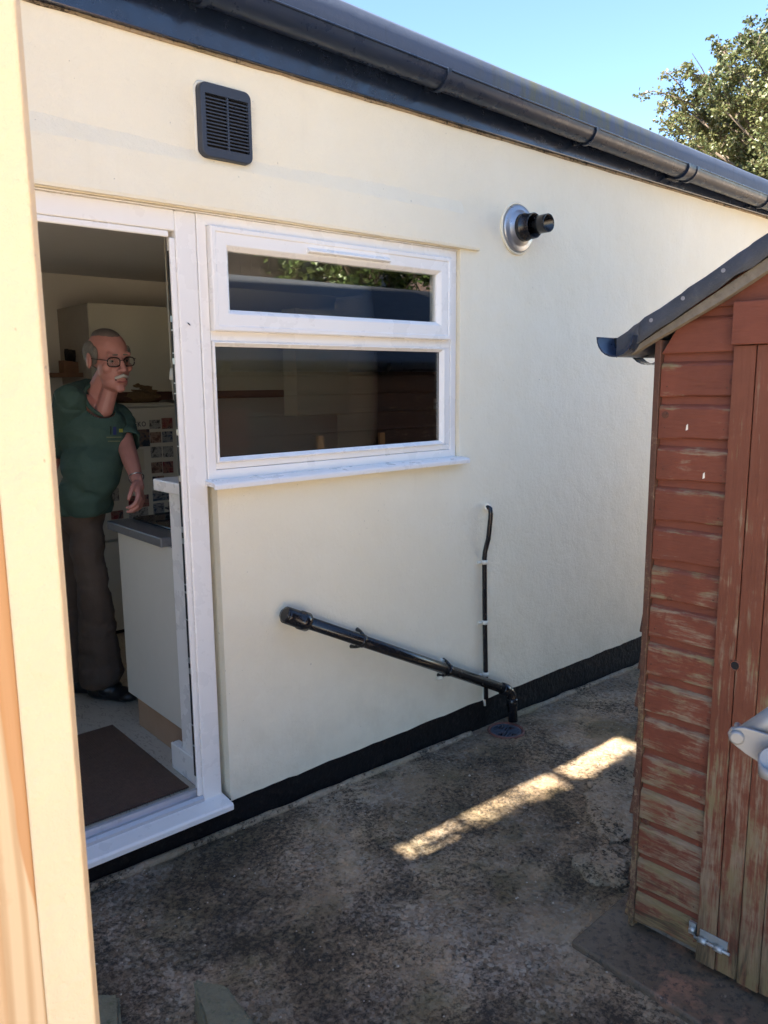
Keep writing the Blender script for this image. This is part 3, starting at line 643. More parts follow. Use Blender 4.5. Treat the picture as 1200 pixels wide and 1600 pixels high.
# drain
dc = Vector((2.815, -.095, gz(2.815)))
dg = thing('drain_gully', 'round black slotted drain cover in a red clay ring under the waste pipe', 'drain', dc)
m = MB(); n = 32
m.grid(n+1, 6, lambda i, j: (dc.x+(.076, .078, .083, .087, .090, .093)[j]*math.cos(2*math.pi*i/n), dc.y+(.076, .078, .083, .087, .090, .093)[j]*math.sin(2*math.pi*i/n), dc.z+(-.04, .002, .007, .007, .003, -.01)[j]), True)
m.build('clay_ring', 'clay', dg, fixn=False)
m = MB(); m.tube([dc+Vector((0, 0, -.054)), dc+Vector((0, 0, -.05))], .078, 24); m.build('gully_bottom', 'dark', dg)
m = MB(); n = 24
m.grid(n+1, 4, lambda i, j: (dc.x+(.066, .066, .0755, .0755)[j]*math.cos(2*math.pi*i/n), dc.y+(.066, .066, .0755, .0755)[j]*math.sin(2*math.pi*i/n), dc.z+(-.012, .001, .001, -.012)[j]), False)
for qd in range(4):                                                   # four fans of parallel bars
    a0 = R_(45+90*qd); u = Vector((math.cos(a0), math.sin(a0), 0)); w_ = Vector((-math.sin(a0), math.cos(a0), 0))
    Mx = Matrix.Translation(dc) @ Matrix.Rotation(R_(90*qd+20), 4, 'Z')
    m.box((-.002, -.0005, -.010), (.066, .0045, .0), Mx)
    for k in range(1, 5):
        y = k*.0150; x1 = math.sqrt(max(0, .066**2-y*y)); x0 = y*.55
        if x1 > x0+.006: m.box((x0, y, -.010), (x1, y+.0072, -.001), Mx)
m.build('grate', plain('grate_iron', (.10, .11, .13), .4), dg)

# ================================================================== SHED
SC = Vector((1.9818, -1.3009, 0)); SR = math.atan2(.0393, .9992)
sh = thing('garden_shed', 'red-brown overlap timber shed with worn paint, black felt roof and closed plank door', 'shed', SC, SR)
def SB(): return MB()
SW, SD = 1.83, 2.45; P0, Z0 = .1126, .114
roofz = lambda s: 1.835+.555*s                                        # underside of the roof along the gable, s = distance from left corner
# ship-lap profile in (u depth, z): u<0 is towards the viewer
LAP = [(.006, .001), (-.011, 0), (-.0125, .003), (-.0115, .079), (-.0085, .085), (-.001, .092), (.0005, .1125)]
rb = random.Random(11)
def lap_mesh(s0, s1, wav=.0):
    m = MB(); n = 9 if wav else 2
    for e in range(n):
        s = s0+(s1-s0)*e/(n-1); d = wav*noise.noise((s*9, s0*5+s1, 2))
        for u, z in LAP: m.v.append((u, -s, z+(d if z < .01 else 0)))
        m.v.append((.006, -s, .1125)); m.v.append((.006, -s, 0))
    k = len(LAP)+2
    for e in range(n-1):
        for i in range(k): m.f.append((e*k+i, e*k+(i+1) % k, (e+1)*k+(i+1) % k, (e+1)*k+i)); m.sm.append(False)
    m.f.append(tuple(range(k))); m.f.append(tuple((n-1)*k+i for i in range(k))[::-1]); m.sm += [False]*2
    return m
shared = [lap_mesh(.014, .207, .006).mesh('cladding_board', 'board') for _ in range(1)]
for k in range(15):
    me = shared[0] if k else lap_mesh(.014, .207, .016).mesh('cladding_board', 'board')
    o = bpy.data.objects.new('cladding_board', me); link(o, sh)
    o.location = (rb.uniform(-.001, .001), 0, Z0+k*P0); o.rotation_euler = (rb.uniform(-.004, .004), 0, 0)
# gable boards, cut to the roof slope
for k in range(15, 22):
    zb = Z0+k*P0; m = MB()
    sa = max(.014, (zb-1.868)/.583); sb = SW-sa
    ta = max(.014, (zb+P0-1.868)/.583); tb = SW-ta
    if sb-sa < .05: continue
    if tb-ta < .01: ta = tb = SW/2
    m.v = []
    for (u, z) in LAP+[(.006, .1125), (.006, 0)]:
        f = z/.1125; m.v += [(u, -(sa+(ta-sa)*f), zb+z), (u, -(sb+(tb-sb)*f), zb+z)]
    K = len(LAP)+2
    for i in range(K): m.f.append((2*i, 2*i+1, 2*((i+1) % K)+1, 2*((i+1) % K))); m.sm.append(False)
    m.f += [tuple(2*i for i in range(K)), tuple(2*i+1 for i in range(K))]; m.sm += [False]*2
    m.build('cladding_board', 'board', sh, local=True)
# right-hand front boards beyond the door (out of frame)
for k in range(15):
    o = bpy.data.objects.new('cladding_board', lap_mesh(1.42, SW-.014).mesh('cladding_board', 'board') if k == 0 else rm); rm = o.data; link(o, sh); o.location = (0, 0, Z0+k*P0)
K0 = lambda px: at(px, 690, 1, 1.3).x-SC.x
# corner trims
MB().box((-.018, -.0125, .09), (.03, .0042, 1.84)).build('corner_trim', 'sboard', sh, local=True, bevel=.0015)
MB().box((-.018, -SW-.004, .09), (.03, -SW+.0125, 1.84)).build('corner_trim', 'sboard', sh, local=True, bevel=.0015)
# side boards facing the house wall, ends proud of the trim; lower ones warped outward
def side_lap(L, out=0):
    m = MB(); pr = [(-.004, 0), (-.001+out, 0), (.0+out, .003), (-.001+out*.35, .078), (.006, .088), (.002, .094), (.0, .1125)]
    for x in (0, L):
        for u, z in pr: m.v.append((x, u, z))
    k = len(pr)
    for i in range(k): m.f.append((i, (i+1) % k, k+(i+1) % k, k+i)); m.sm.append(False)
    m.f += [tuple(range(k)), tuple(range(k, 2*k))]; m.sm += [False]*2; return m.mesh('cladding_board', 'sboard')
sA, sB = side_lap(SD, .002), side_lap(SD, .014)
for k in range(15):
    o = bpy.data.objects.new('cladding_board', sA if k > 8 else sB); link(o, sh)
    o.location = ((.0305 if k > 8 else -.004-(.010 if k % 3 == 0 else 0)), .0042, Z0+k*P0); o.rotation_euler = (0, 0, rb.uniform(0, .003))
sC = side_lap(SD)
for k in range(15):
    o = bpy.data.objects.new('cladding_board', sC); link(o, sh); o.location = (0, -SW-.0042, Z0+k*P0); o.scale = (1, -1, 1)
MB().box((SD-.02, -SW+.001, .11), (SD, .0, 1.83)).prism([(SD-.02, 0, 1.831), (SD-.02, -SW, 1.831), (SD-.02, -SW/2, 2.33)], (.02, 0, 0)).build('back_wall', 'sboard', sh, local=True)
MB().box((.03, -SW+.02, .075), (SD-.03, -.01, .11)).build('shed_floor', 'greywood', sh, local=True)
for s in (.04, .9, 1.76): MB().box((.0, -s-.025, .045), (SD, -s+.025, .0745)).build('floor_bearer', 'greywood', sh, local=True)
for x_, w_b in ((K0(497), .045), (K0(590), .04)):
    MB().box((x_, .0185, .12), (x_+w_b, .040, 1.42)).build('side_batten', 'pine', sh, local=True)
zr_ = at(370, 640, 1, 1.3).z
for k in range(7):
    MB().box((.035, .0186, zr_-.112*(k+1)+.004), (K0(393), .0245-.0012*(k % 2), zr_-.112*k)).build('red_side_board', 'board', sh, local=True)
# door of vertical tongue and groove boards
seams = [.2125, .267, .326, .385, .47, .555, .64, .725, .81, .895, .98, 1.065, 1.15, 1.235, 1.32, 1.405]
dt = 1.815
door = bpy.data.objects.new('shed_door', None); link(door, sh)
for a, b in zip(seams[:-1], seams[1:]):
    m = MB(); z1 = dt; zb_ = .10+rb.uniform(-.004, .004); g_ = .0032
    pr = [(-.0275, a+g_), (-.0275, b-g_), (-.0235, b-.0006), (-.012, b-.0006), (-.012, a+.0006), (-.0235, a+.0006)]
    if a == .2125:                                                    # hole by the latch, cut in the seam side of the first board
        hz, hs, hr = .995, .267, .011
        m.box((-.0275, -(b-.012), zb_), (-.012, -a, z1)).box((-.0275, -(b-.0006), zb_), (-.012, -(b-.0118), hz-hr)).box((-.0275, -(b-.0006), hz+hr), (-.012, -(b-.0118), z1))
    else: m.prism([(u, -s, zb_) for u, s in pr], (0, 0, z1-zb_))
    m.build('door_board', 'vboard', door, local=True)
m = MB(); q = [(-.0282, -.267-.0125*math.cos(a), .995+.0125*math.sin(a)) for a in [2*math.pi*i/20 for i in range(21)]]; m.tube(q, .0022, 6, cap=False); m.build('hole_rim', 'vboard', door, local=True)
MB().tube([(-.0285, -.267, .995), (-.0275, -.267, .995)], .011, 16).build('latch_hole', 'dark', door, local=True)
MB().box((-.008, -1.405, .12), (.0, -.2125, 1.81)).build('door_brace', 'sboard', door, local=True)
MB().box((-.040, -1.43, 1.818), (-.013, -.2085, 1.922)).build('door_header', 'board', sh, local=True, bevel=.002)
# barrel bolt at the foot of the door
bo = MB().box((-.0325, -.30, .175), (-.0283, -.222, .205)).build('bolt_plate', 'hinge', door, local=True, bevel=.001)
for a, b in ((.222, .245), (.268, .290)): MB().tube([(-.039, -a, .178), (-.039, -b, .178)], .009, 12).build('bolt_knuckle', 'hinge', bo, local=True)
MB().tube([(-.039, -.21, .178), (-.039, -.31, .178)], .0045, 8).build('bolt_pin', 'hinge', bo, local=True)
MB().box((-.022, -.206, .168), (-.013, -.186, .205)).tube([(-.026, -.19, .186), (-.026, -.206, .186)], .009, 10).build('bolt_keeper', 'hinge', sh, local=True)
# carriage bolts and nail heads
for s, z in ((.032, 1.64), (.034, .445)):
    MB().tube([(-.0105, -s, z), (-.013, -s, z)], [.012, .010], 14).tube([(-.013, -s, z), (-.017, -s, z)], [.006, .005], 10).build('carriage_bolt', 'rust', sh, local=True)
nm = MB().tube([(-.0005, 0, 0), (-.0015, 0, 0)], .0022, 8).mesh('nail', 'rust')
for k in range(15):
    for s in (.03, .195):
        o = bpy.data.objects.new('nail', nm); link(o, sh); o.location = (-.0118, -s-rb.uniform(-.004, .004), Z0+k*P0+.025+rb.uniform(-.004, .004))
for z, s in ((1.60, .092), (1.475, .145)):                            # bird droppings / white flecks
    MB().prism([(-.0125, -s, z), (-.0125, -s-.006, z+.003), (-.0125, -s-.005, z+.018), (-.0125, -s-.001, z+.014)], (-.0012, 0, 0)).build('paint_fleck', 'whiteclip', sh, local=True)
# roof
RT = .04; sl_ = math.atan(.583)
def roofside(sgn):
    m = MB(); s0 = -.092; e = [(-.045, s0), (-.045, SW/2+.002), (SD+.05, SW/2+.002), (SD+.05, s0)]
    def P(u, s, t): 
        ss = s if sgn > 0 else SW-s
        return (u, -ss, 1.886+.583*s+t)
    lo = [P(u, s, 0) for u, s in e]; hi = [P(u, s, .014) for u, s in e]
    m.add(lo+hi, [(0, 1, 2, 3), (4, 5, 6, 7), (0, 1, 5, 4), (1, 2, 6, 5), (2, 3, 7, 6), (3, 0, 4, 7)]); m.build('roof_board', 'greywood', sh, local=True)
    m = MB(); n = 26                                                  # felt sheet with turned-down verge
    pr = [(-.052, -.034), (-.050, -.012), (-.050, .016), (-.044, .019), (.3, .018), (1.2, .020), (SD+.05, .018)]
    m.grid(len(pr), n+1, lambda i, j: P(pr[i][0]-.002+.005*noise.noise((j*.9, i, sgn)), s0-.004+(SW/2-s0+.006)*j/n, pr[i][1]+.010*noise.noise((j*.7, i*2., sgn))*(1 if i < 3 else .5)), True)
    o = m.build('roof_felt', 'felt', sh, local=True, fixn=False)
    md = o.modifiers.new('thick', 'SOLIDIFY'); md.thickness = .003
    m = MB(); n = 24
    for j in range(n+1):                                              # weathered barge strip under the verge
        s = s0+.03+(SW/2-s0-.03)*j/n; d = .020+.020*min(1, max(0, (s+.02)/.2))+.004*noise.noise((s*11, 2, sgn))
        m.v += [P(-.042, s, -.034), P(-.042, s, -.034-d*.75), P(-.018, s, -.034-d*.75), P(-.018, s, -.034)]
    for j in range(n):
        for i in range(4): m.f.append((j*4+i, j*4+(i+1) % 4, (j+1)*4+(i+1) % 4, (j+1)*4+i)); m.sm.append(False)
    m.f += [(0, 1, 2, 3), (n*4, n*4+1, n*4+2, n*4+3)]; m.sm += [False]*2
    m.build('barge_board', 'greywood', sh, local=True)
    for s in (.0, .085, .185, .30, .45, .6, .75):
        p = Vector(P(-.0535, s, .004)); MB().tube([p, p+Vector((-.0015, 0, 0))], .0055, 10).build('felt_nail', 'nail', sh, local=True)
roofside(1); roofside(-1)
# torn felt corner
m = MB()
m.grid(5, 5, lambda i, j: (-.056-.004*noise.noise((i*.8, j*.8, 4))-.0015*i, .098-.017*i, 1.795+.013*j+.583*.017*i+.004*noise.noise((i*1.3, j*1.7, 8))), False)
o = m.build('torn_felt_corner', 'felt', sh, local=True); md = o.modifiers.new('t', 'SOLIDIFY'); md.thickness = .002
# gutter on the shed
sg = bpy.data.objects.new('shed_gutter', None); link(sg, sh)
m = MB(); n = 12; sgy, sgz, sgr = .088, 1.852, .056
for rr_ in (sgr, sgr-.004):
    m.grid(2, n+1, lambda i, j, rr_=rr_: ((-.085, SD+.04)[i], sgy+rr_*math.cos(math.pi*j/n), sgz-rr_*math.sin(math.pi*j/n)), True)
m.grid(2, n+1, lambda i, j: (-.085, sgy+(sgr, sgr-.004)[i]*math.cos(math.pi*j/n), sgz-(sgr, sgr-.004)[i]*math.sin(math.pi*j/n)), False)
m.build('gutter_channel', 'gutter', sg, local=True, fixn=False)
m = MB()                                                              # stop end set back inside the channel
m.add([(.0, sgy+sgr*math.cos(math.pi*j/n), sgz-sgr*math.sin(math.pi*j/n)) for j in range(n+1)], [tuple(range(n+1))]); m.build('stop_end', 'black', sg, local=True)
m = MB()
for u in (.10, .13, 1.2, 2.2):
    for k in range(2): m.grid(2, n+1, lambda i, j, k=k: (u+(-.012, .012)[i], sgy-.006+(sgr+.010-.003*k)*math.cos(math.pi*j/n), sgz-.006-(sgr+.014-.003*k)*math.sin(math.pi*j/n)), True)
m.build('gutter_bracket', 'black', sg, local=True, fixn=False)

# ---- slab under the shed
sb_ = MB(); zt = .088
sb_.prism([(1.79, -1.215, 0), (4.6, -1.10, 0), (4.6, -3.3, 0), (1.755, -3.3, 0)], (0, 0, zt))
slab = sb_.build('shed_base_slab', 'slab', bevel=.008); struct(slab)
slab.location.z = -.012
# small grey steel lever frame at the right edge
PV = Vector((.884, -2.060, 1.315)); ex = Vector((.355, -.93, 0)).normalized(); vw = (PV-CAM).normalized()
LF = thing('folding_steel_frame', 'light grey metal frame corner with tube and riveted plate before the shed door', 'metal frame', (PV.x, PV.y, gz(PV.x)))
def LQ(px, py, off=0.0):
    """point on the bracket's own vertical plane through the pivot"""
    nn_ = Vector((vw.x, vw.y, 0)).normalized(); d = ROT @ Vector((px-600, -(py-800), -FPX)); t = (PV-CAM+nn_*off).dot(nn_)/d.dot(nn_); return CAM+d*t
nrm_ = Vector((vw.x, vw.y, 0)).normalized()
outl = [(1153, 1137), (1163, 1137), (1180, 1142), (1215, 1153), (1250, 1165), (1250, 1215), (1210, 1205), (1188, 1193), (1165, 1178), (1147, 1164), (1141, 1156), (1139, 1148), (1144, 1140)]
MB().prism([LQ(*p, -.012) for p in outl], nrm_*.004).build('side_plate', 'steel', LF, bevel=.0008)
MB().prism([LQ(px-2, py-2, .018) for px, py in outl], nrm_*.004).build('side_plate', 'steel', LF, bevel=.0008)
pc = LQ(1151, 1152, -.0125)
MB().tube([pc+nrm_*.0002, pc-nrm_*.002, pc-nrm_*.0035], [.0085, .0085, .006], 20).tube([pc, pc+nrm_*.036], .004, 10).build('rivet', 'steel', LF)
MB().tube([LQ(1157, 1155, .005), LQ(1206, 1122, .01), LQ(1330, 1035, .03)], .0122, 20).build('tube', 'steel', LF)
lq = LQ(1196, 1198, -.020)
MB().tube([LQ(1206, 1186, -.035), LQ(1206, 1186, -.034), LQ(1207, 1212, -.034), LQ(1207, 1213, -.034)], [.012, .0145, .0145, .012], 20).build('end_cap', 'steel', LF)
q0 = LQ(1235, 1190, .005); MB().tube([q0, Vector((q0.x+.06, q0.y-.04, gz(q0.x)+.002))], .0125, 14).build('leg', 'steel', LF)

# ---- gate post in front left
E0 = Vector((.2435, -1.679)); td = Vector((.83, -.55)).normalized(); nb = Vector((.55, .83)).normalized()
def PB(a, b, f, k, z0, z1):
    """box on the post axes: a..b left from the right edge, f..k depth behind the face"""
    p = [E0-td*a+nb*f, E0-td*b+nb*f, E0-td*b+nb*k, E0-td*a+nb*k]; return MB().prism([(q.x, q.y, z0) for q in p], (0, 0, z1-z0))
gp = thing('gate_post', 'cream painted rendered post edge at the far left', 'post', (E0.x, E0.y, gz(E0.x)))
PB(0, .0495, 0, .020, gz(.25), 2.75).build('post_shaft', 'cream2', gp, bevel=.003)
gb = thing('timber_board', 'pale raw pine board with orange grain fixed beside the cream post at the left edge', 'board', (E0.x-.05, E0.y+.06, gz(E0.x)))
PB(.0500, .20, .004, .030, gz(.25)+.02, 2.7).build('plank', 'pine', gb, bevel=.002)
# ---- mossy blocks at the bottom edge
def block(name_, label, pts, zt, h, mat='moss'):
    m = MB(); c = sum((Vector((x, y, 0)) for x, y in pts), Vector())/4; n = 10
    bm = bmesh.new(); vs = [bm.verts.new((x-c.x, y-c.y, zt-h-gz(c.x))) for x, y in pts]+[bm.verts.new((x-c.x, y-c.y, zt-gz(c.x))) for x, y in pts]
    for f in ((0, 1, 2, 3), (4, 5, 6, 7), (0, 1, 5, 4), (1, 2, 6, 5), (2, 3, 7, 6), (3, 0, 4, 7)): bm.faces.new([vs[i] for i in f])
    bmesh.ops.recalc_face_normals(bm, faces=bm.faces)
    bmesh.ops.bevel(bm, geom=list(bm.edges), offset=.008, segments=2, affect='EDGES')
    bmesh.ops.subdivide_edges(bm, edges=bm.edges, cuts=5, use_grid_fill=True)
    for v in bm.verts:
        d = noise.noise_vector((v.co+c)*16)*.007+noise.noise_vector((v.co+c)*50)*.003; v.co += d
    me = bpy.data.meshes.new(name_); bm.to_mesh(me); bm.free(); me.materials.append(M[mat]); o = bpy.data.objects.new(name_, me); COL.objects.link(o); o.location = (c.x, c.y, gz(c.x)); return o
def GT(px, py, h):
    d = ROT @ Vector((px-600, -(py-800), -FPX)); t = (.097+h-CAM.z)/(d.z+.0229*d.x); p = CAM+t*d; return (p.x, p.y)
hb = .085
tag(block('concrete_block', 'green mossy concrete block on the yard at the bottom edge', [GT(*p, hb) for p in ((300, 1530), (352, 1535), (455, 1665), (352, 1700))], gz(.85)+hb, .12), '', 'block')
bpy.data.objects['concrete_block']['label'] = 'green mossy concrete block on the yard at the bottom edge, right one of two'
tag(block('concrete_block', 'x', [GT(*p, .07) for p in ((120, 1552), (186, 1550), (192, 1660), (130, 1665))], gz(.6)+.07, .09), 'small grey speckled concrete block beside the cream post at the bottom edge', 'block')

# ================================================================== AROUND THE YARD (out of frame, reflected in the glass, or added to shade and bounce light)
p_ = MB().grid(3, 3, lambda i, j: ((-14, 2, 26)[i], (-22, -12, -3.45)[j], gz((-14, 2, 26)[i])+.006 if i != 2 else gz(9)+.006), False)
p_ = MB().prism([(-14, -24, 0), (26, -24, 0), (26, -3.42, 0), (-14, -3.42, 0)], (0, 0, .20)).build('bounce_paving', plain('pale_bounce_paving', (.74, .62, .48), .9, var=.12, bump=.3)); struct(p_)  # unseen pale surface added to bounce warm sunlight onto the wall
nh = thing('shade_wing', 'unseen red brick wing added left behind the camera, slit and shaped to shade the yard', 'house', (-3, -.8, gz(-3)))  # added blocker: its slit shapes the sun strip, the rest shades the yard
HX = -1.0
MB().box((-7, -1.35, 0), (HX, -.263, 2.79)).box((-7, -1.35, 4.31), (HX, -.165, 7.6)).prism([(-7, -1.35, 2.791), (HX, -1.35, 2.791), (HX, -.266, 2.791), (-7, -.266, 2.791)], (0, 0, 0.001)).build('wall', 'brick', nh)
m = MB(); a = [(-7, -1.35), (HX, -1.35)]
m.add([(-7, -1.35, 2.793), (HX, -1.35, 2.793), (HX, -.263, 2.793), (-7, -.263, 2.793), (-7, -1.35, 4.309), (HX, -1.35, 4.309), (HX, -.172, 4.309), (-7, -.172, 4.309)], [(0, 3, 2, 1), (4, 5, 6, 7), (0, 1, 5, 4), (1, 2, 6, 5), (2, 3, 7, 6), (3, 0, 4, 7)]); m.build('wall', 'brick', nh)
MB().box((HX-.12, -.262, 0), (HX, -.002, 2.79)).build('shade_link_wall', 'brick', nh)  # added to close the near end of the sun strip
MB().box((HX-.12, -.164, 4.311), (HX, .6, 5.2)).build('shade_link_wall', 'brick', nh)  # added to close the far end of the sun strip
MB().prism([(HX+.1, -1.5, 7.62), (HX+.1, .1, 7.62), (HX+.1, -.7, 8.3)], (-6.2, 0, 0)).build('roof', 'slate', nh)
rl = thing('shadow_rail', 'two thin grey metal bars added across the unseen slit to shadow the sun strip', 'rail', (HX, -.2, gz(-1)))  # added bars that cast the cross shadows in the sun strip
for z in (3.13, 3.72): MB().tube([(HX-.04, -.30, z), (HX-.04, .02, z)], .015 if z < 3.5 else .022, 8).build('shadow_bar', 'steel', rl)
iv = thing('shade_ivy', 'unseen sprays of ivy added over the slit to break up the sun strip', 'ivy', (HX, -.2, 2.79))  # added leaves that roughen the edge of the sun strip
ri = random.Random(31); m = MB()
for k in range(230):
    z = ri.uniform(2.80, 4.30); edge = -.263+(z-2.79)*.06; y = edge+abs(ri.gauss(0, .022)) if ri.random() < .75 else ri.uniform(edge, -.06)
    a = Vector((ri.gauss(0, .5), ri.gauss(0, 1), ri.gauss(0, 1))).normalized(); b = a.orthogonal(); b.rotate(Matrix.Rotation(ri.uniform(0, 6.28), 3, a)); l = ri.uniform(.02, .045); p = Vector((HX+.02, y, z))
    m.add([p-a*l*.5, p+b*l*.4, p+a*l*.5, p-b*l*.4], [(0, 1, 2, 3)])
m.build('leaves', 'leaf2', iv, fixn=False)
gr_ = thing('timber_garage', 'long dark timber clad garage across the yard reflected in the window glass', 'garage', (3, -9.6, gz(3)))
for k in range(53):
    x = -2.2+k*.2; MB().box((x, -9.6+(.012 if k % 2 else 0), .2), (x+.196, -9.5, 4.95)).build('cladding_board', 'clad', gr_)
MB().box((-2.2, -9.61, .2), (8.4, -13.0, 4.9)).build('garage_body', 'clad', gr_)
MB().prism([(-2.5, -9.35, 4.96), (-2.5, -13.3, 4.96), (-2.5, -11.4, 5.9)], (11.2, 0, 0)).build('roof', 'slate', gr_)
ph_ = thing('pink_house', 'pale pink rendered house beyond the garage reflected in the upper window pane', 'house', (13, -13, gz(9)))
MB().box((8.5, -17, 0), (17, -11.5, 6.2)).build('wall', 'pink', ph_); MB().prism([(8.2, -17.3, 6.21), (8.2, -11.2, 6.21), (8.2, -14.2, 8.4)], (9.1, 0, 0)).build('roof', 'slate', ph_)
for x in (9.4, 11.6, 13.8):
    w_ = MB().box((x, -11.53, 3.6), (x+1.1, -11.46, 4.9)).build('window', 'upvc', ph_); MB().box((x+.08, -11.455, 3.68), (x+1.02, -11.45, 4.82)).build('pane', 'hob', w_)

# ================================================================== TREES
def tree(name, label, base, top, clusters, n, leafmat, size, seed, sprays=()):
    t = thing(name, label, 'tree', base); r = random.Random(seed)
    base = Vector(base); top = Vector(top)
    m = MB(); m.tube([base, base.lerp(top, .35)+Vector((.1, .05, 0)), base.lerp(top, .7), top], [.17, .13, .07, .02], 10)
    tw = []
    for c, rad in clusters:
        c = Vector(c); f = min(.92, max(.15, (c.z-base.z-.9)/(top.z-base.z))); s = base.lerp(top, f*.8)
        mid = s.lerp(c, .5)+Vector((r.uniform(-.12, .12), r.uniform(-.12, .12), .12))
        m.tube([s, mid, c], [.045, .026, .008], 6)
        for k in range(5):
            e = c+Vector((r.gauss(0, 1), r.gauss(0, 1), r.gauss(0, .8)))*rad*.6; m.tube([mid.lerp(c, r.uniform(.5, 1)), (mid.lerp(c, .7)+e)/2+Vector((0, 0, .05)), e], [.010, .007, .003], 4, cap=False)
    for pts in sprays: m.tube(pts, [.014*(1-.8*k/(len(pts)-1)) for k in range(len(pts))], 5)
    m.build('trunk', 'bark', t, fixn=False)
    L = MB()
    def leaf(p, sc=1):
        a = Vector((r.gauss(0, 1), r.gauss(0, 1), r.gauss(0, .6))).normalized(); b = a.orthogonal(); b.rotate(Matrix.Rotation(r.uniform(0, 6.28), 3, a)); 
        l = size*r.uniform(.6, 1.25)*sc; w = l*.30; c_ = a.cross(b).normalized()*l*.08
        L.v += [tuple(p), tuple(p+a*l*.5+b*w+c_), tuple(p+a*l), tuple(p+a*l*.5-b*w+c_)]; k = len(L.v)-4; L.f.append((k, k+1, k+2, k+3)); L.sm.append(False)
    for c, rad in clusters:
        c = Vector(c); subs = [(c+Vector((r.gauss(0, 1), r.gauss(0, 1), r.gauss(0, .85)))*rad*.55, rad*r.uniform(.18, .36)) for _ in range(int(14))]
        for k in range(int(n*(rad/.4)**2)):
            q, rr = r.choice(subs); leaf(q+Vector((r.gauss(0, 1), r.gauss(0, 1), r.gauss(0, .8)))*rr*.6)
    for pts in sprays:
        for a, b in zip(pts[:-1], pts[1:]):
            a = Vector(a); b = Vector(b)
            for k in range(int((b-a).length*150)):
                p = a.lerp(b, r.random())+Vector((r.gauss(0, 1), r.gauss(0, 1), r.gauss(0, 1)-.5))*.035; leaf(p, .95)
    cr = L.build('crown', leafmat, t, fixn=False); return t
def TP(px, py, D):
    d = ROT @ Vector((px-600, -(py-800), -FPX)); return CAM+d*(D/math.hypot(d.x, d.y))
rt = random.Random(5); cl = []
for px, py, rad in ((1168, 75, .30), (1195, 60, .32), (1130, 95, .22), (1150, 110, .26), (1190, 105, .3), (1215, 90, .4), (1100, 128, .20), (1078, 112, .17), (1060, 160, .24), (1085, 150, .26), (1115, 155, .30), (1145, 150, .34), (1185, 150, .38), (1230, 140, .45),
                    (1052, 195, .20), (1075, 190, .30), (1105, 190, .36), (1140, 195, .42), (1180, 200, .45), (1225, 200, .5), (1058, 222, .22), (1090, 228, .3), (1130, 240, .42), (1175, 250, .45), (1220, 260, .5), (1160, 290, .5), (1215, 310, .55), (1270, 230, .6), (1300, 150, .6), (1270, 90, .5), (1320, 280, .7),
                    (1120, 70, .12), (1160, 58, .10)):
    cl.append((TP(px, py, 13+rt.uniform(-.5, .9)), rad*.9))
    if rad > .3: cl.append((TP(px+rt.uniform(-15, 15), py+rt.uniform(-15, 15), 14.2+rt.uniform(-.3, .9)), rad))
for _ in range(16): cl.append((TP(rt.uniform(1180, 1420), rt.uniform(120, 420), rt.uniform(13.4, 16)), rt.uniform(.45, .7)))
spr = [[TP(1085, 165, 13), TP(1050, 150, 12.9), TP(1022, 142, 12.9), TP(1002, 147, 12.85), TP(992, 151, 12.8)], [TP(1075, 150, 13.1), TP(1058, 128, 13), TP(1042, 113, 13), TP(1030, 120, 13)], [TP(1080, 120, 13), TP(1065, 112, 13), TP(1035, 115, 12.9)],
       [TP(1070, 190, 13), TP(1048, 172, 12.9), TP(1033, 162, 12.9), TP(1030, 175, 12.9)], [TP(1140, 110, 13), TP(1150, 80, 13), TP(1158, 58, 13)], [TP(1110, 130, 13), TP(1128, 100, 13), TP(1135, 84, 13)], [TP(1180, 90, 13), TP(1188, 55, 13), TP(1200, 38, 13)]]
tree('broadleaf_tree', 'bushy olive green tree with reddish leaf tips rising beyond the grey roof edge', (13.3, 2.3, -.1), (12.9, 2.5, 6.6), cl, 1300, 'leaf', .058, 2, spr)
rt = random.Random(8)
cl = [((9.9+rt.gauss(0, .8), -9.4+rt.gauss(0, .6), 4.6+rt.gauss(0, .9)), rt.uniform(.4, .7)) for _ in range(34)]
tree('broadleaf_tree', 'green tree beside the dark garage, reflected at the right of the upper window pane', (9.9, -9.4, .0), (9.9, -9.4, 6.0), cl, 260, 'leaf2', .12, 4)

# ================================================================== KITCHEN
FY = 2.10
def K(px, py, y): return at(px, py, 1, y)
fx1 = K(278, 640, FY).x; fx0 = fx1-.60; ftop = 1.612; fsplit = K(175, 846, FY).z; fbot = K(187, 985, FY).z
fr = thing('fridge_freezer', 'cream white upright fridge freezer covered with small photos behind the man', 'fridge', (fx0+.3, FY+.3, FZ))
MB().box((fx0, FY+.045, FZ+.03), (fx1, FY+.60, ftop-.012)).build('body', 'fridge', fr, bevel=.006)
MB().box((fx0-.004, FY+.03, ftop-.012), (fx1+.004, FY+.60, ftop)).build('top_panel', 'fridge', fr, bevel=.005)
MB().box((fx0, FY+.045+.0, FZ), (fx1, FY+.55, FZ+.029)).build('foot_plinth', 'dark', fr)
MB().box((fx0, FY, fsplit+.008), (fx1, FY+.04, ftop-.018)).build('door', 'fridge', fr, bevel=.008)
MB().box((fx0, FY, fbot), (fx1, FY+.04, fsplit-.006)).build('door', 'fridge', fr, bevel=.008)
cv = bpy.data.curves.new('badge', 'FONT'); cv.body = 'BEKO'; cv.size = .052; cv.extrude = .0015; cv.space_character = 1.25; cv.offset = .0006
tmp = bpy.data.objects.new('tmp', cv); link(tmp); dg_ = bpy.context.evaluated_depsgraph_get()
me = bpy.data.meshes.new_from_object(tmp.evaluated_get(dg_)); bpy.data.objects.remove(tmp)
b0 = K(204, 667, FY-.002); b1 = K(228, 667, FY-.002); wtxt = max(v.co.x for v in me.vertices)
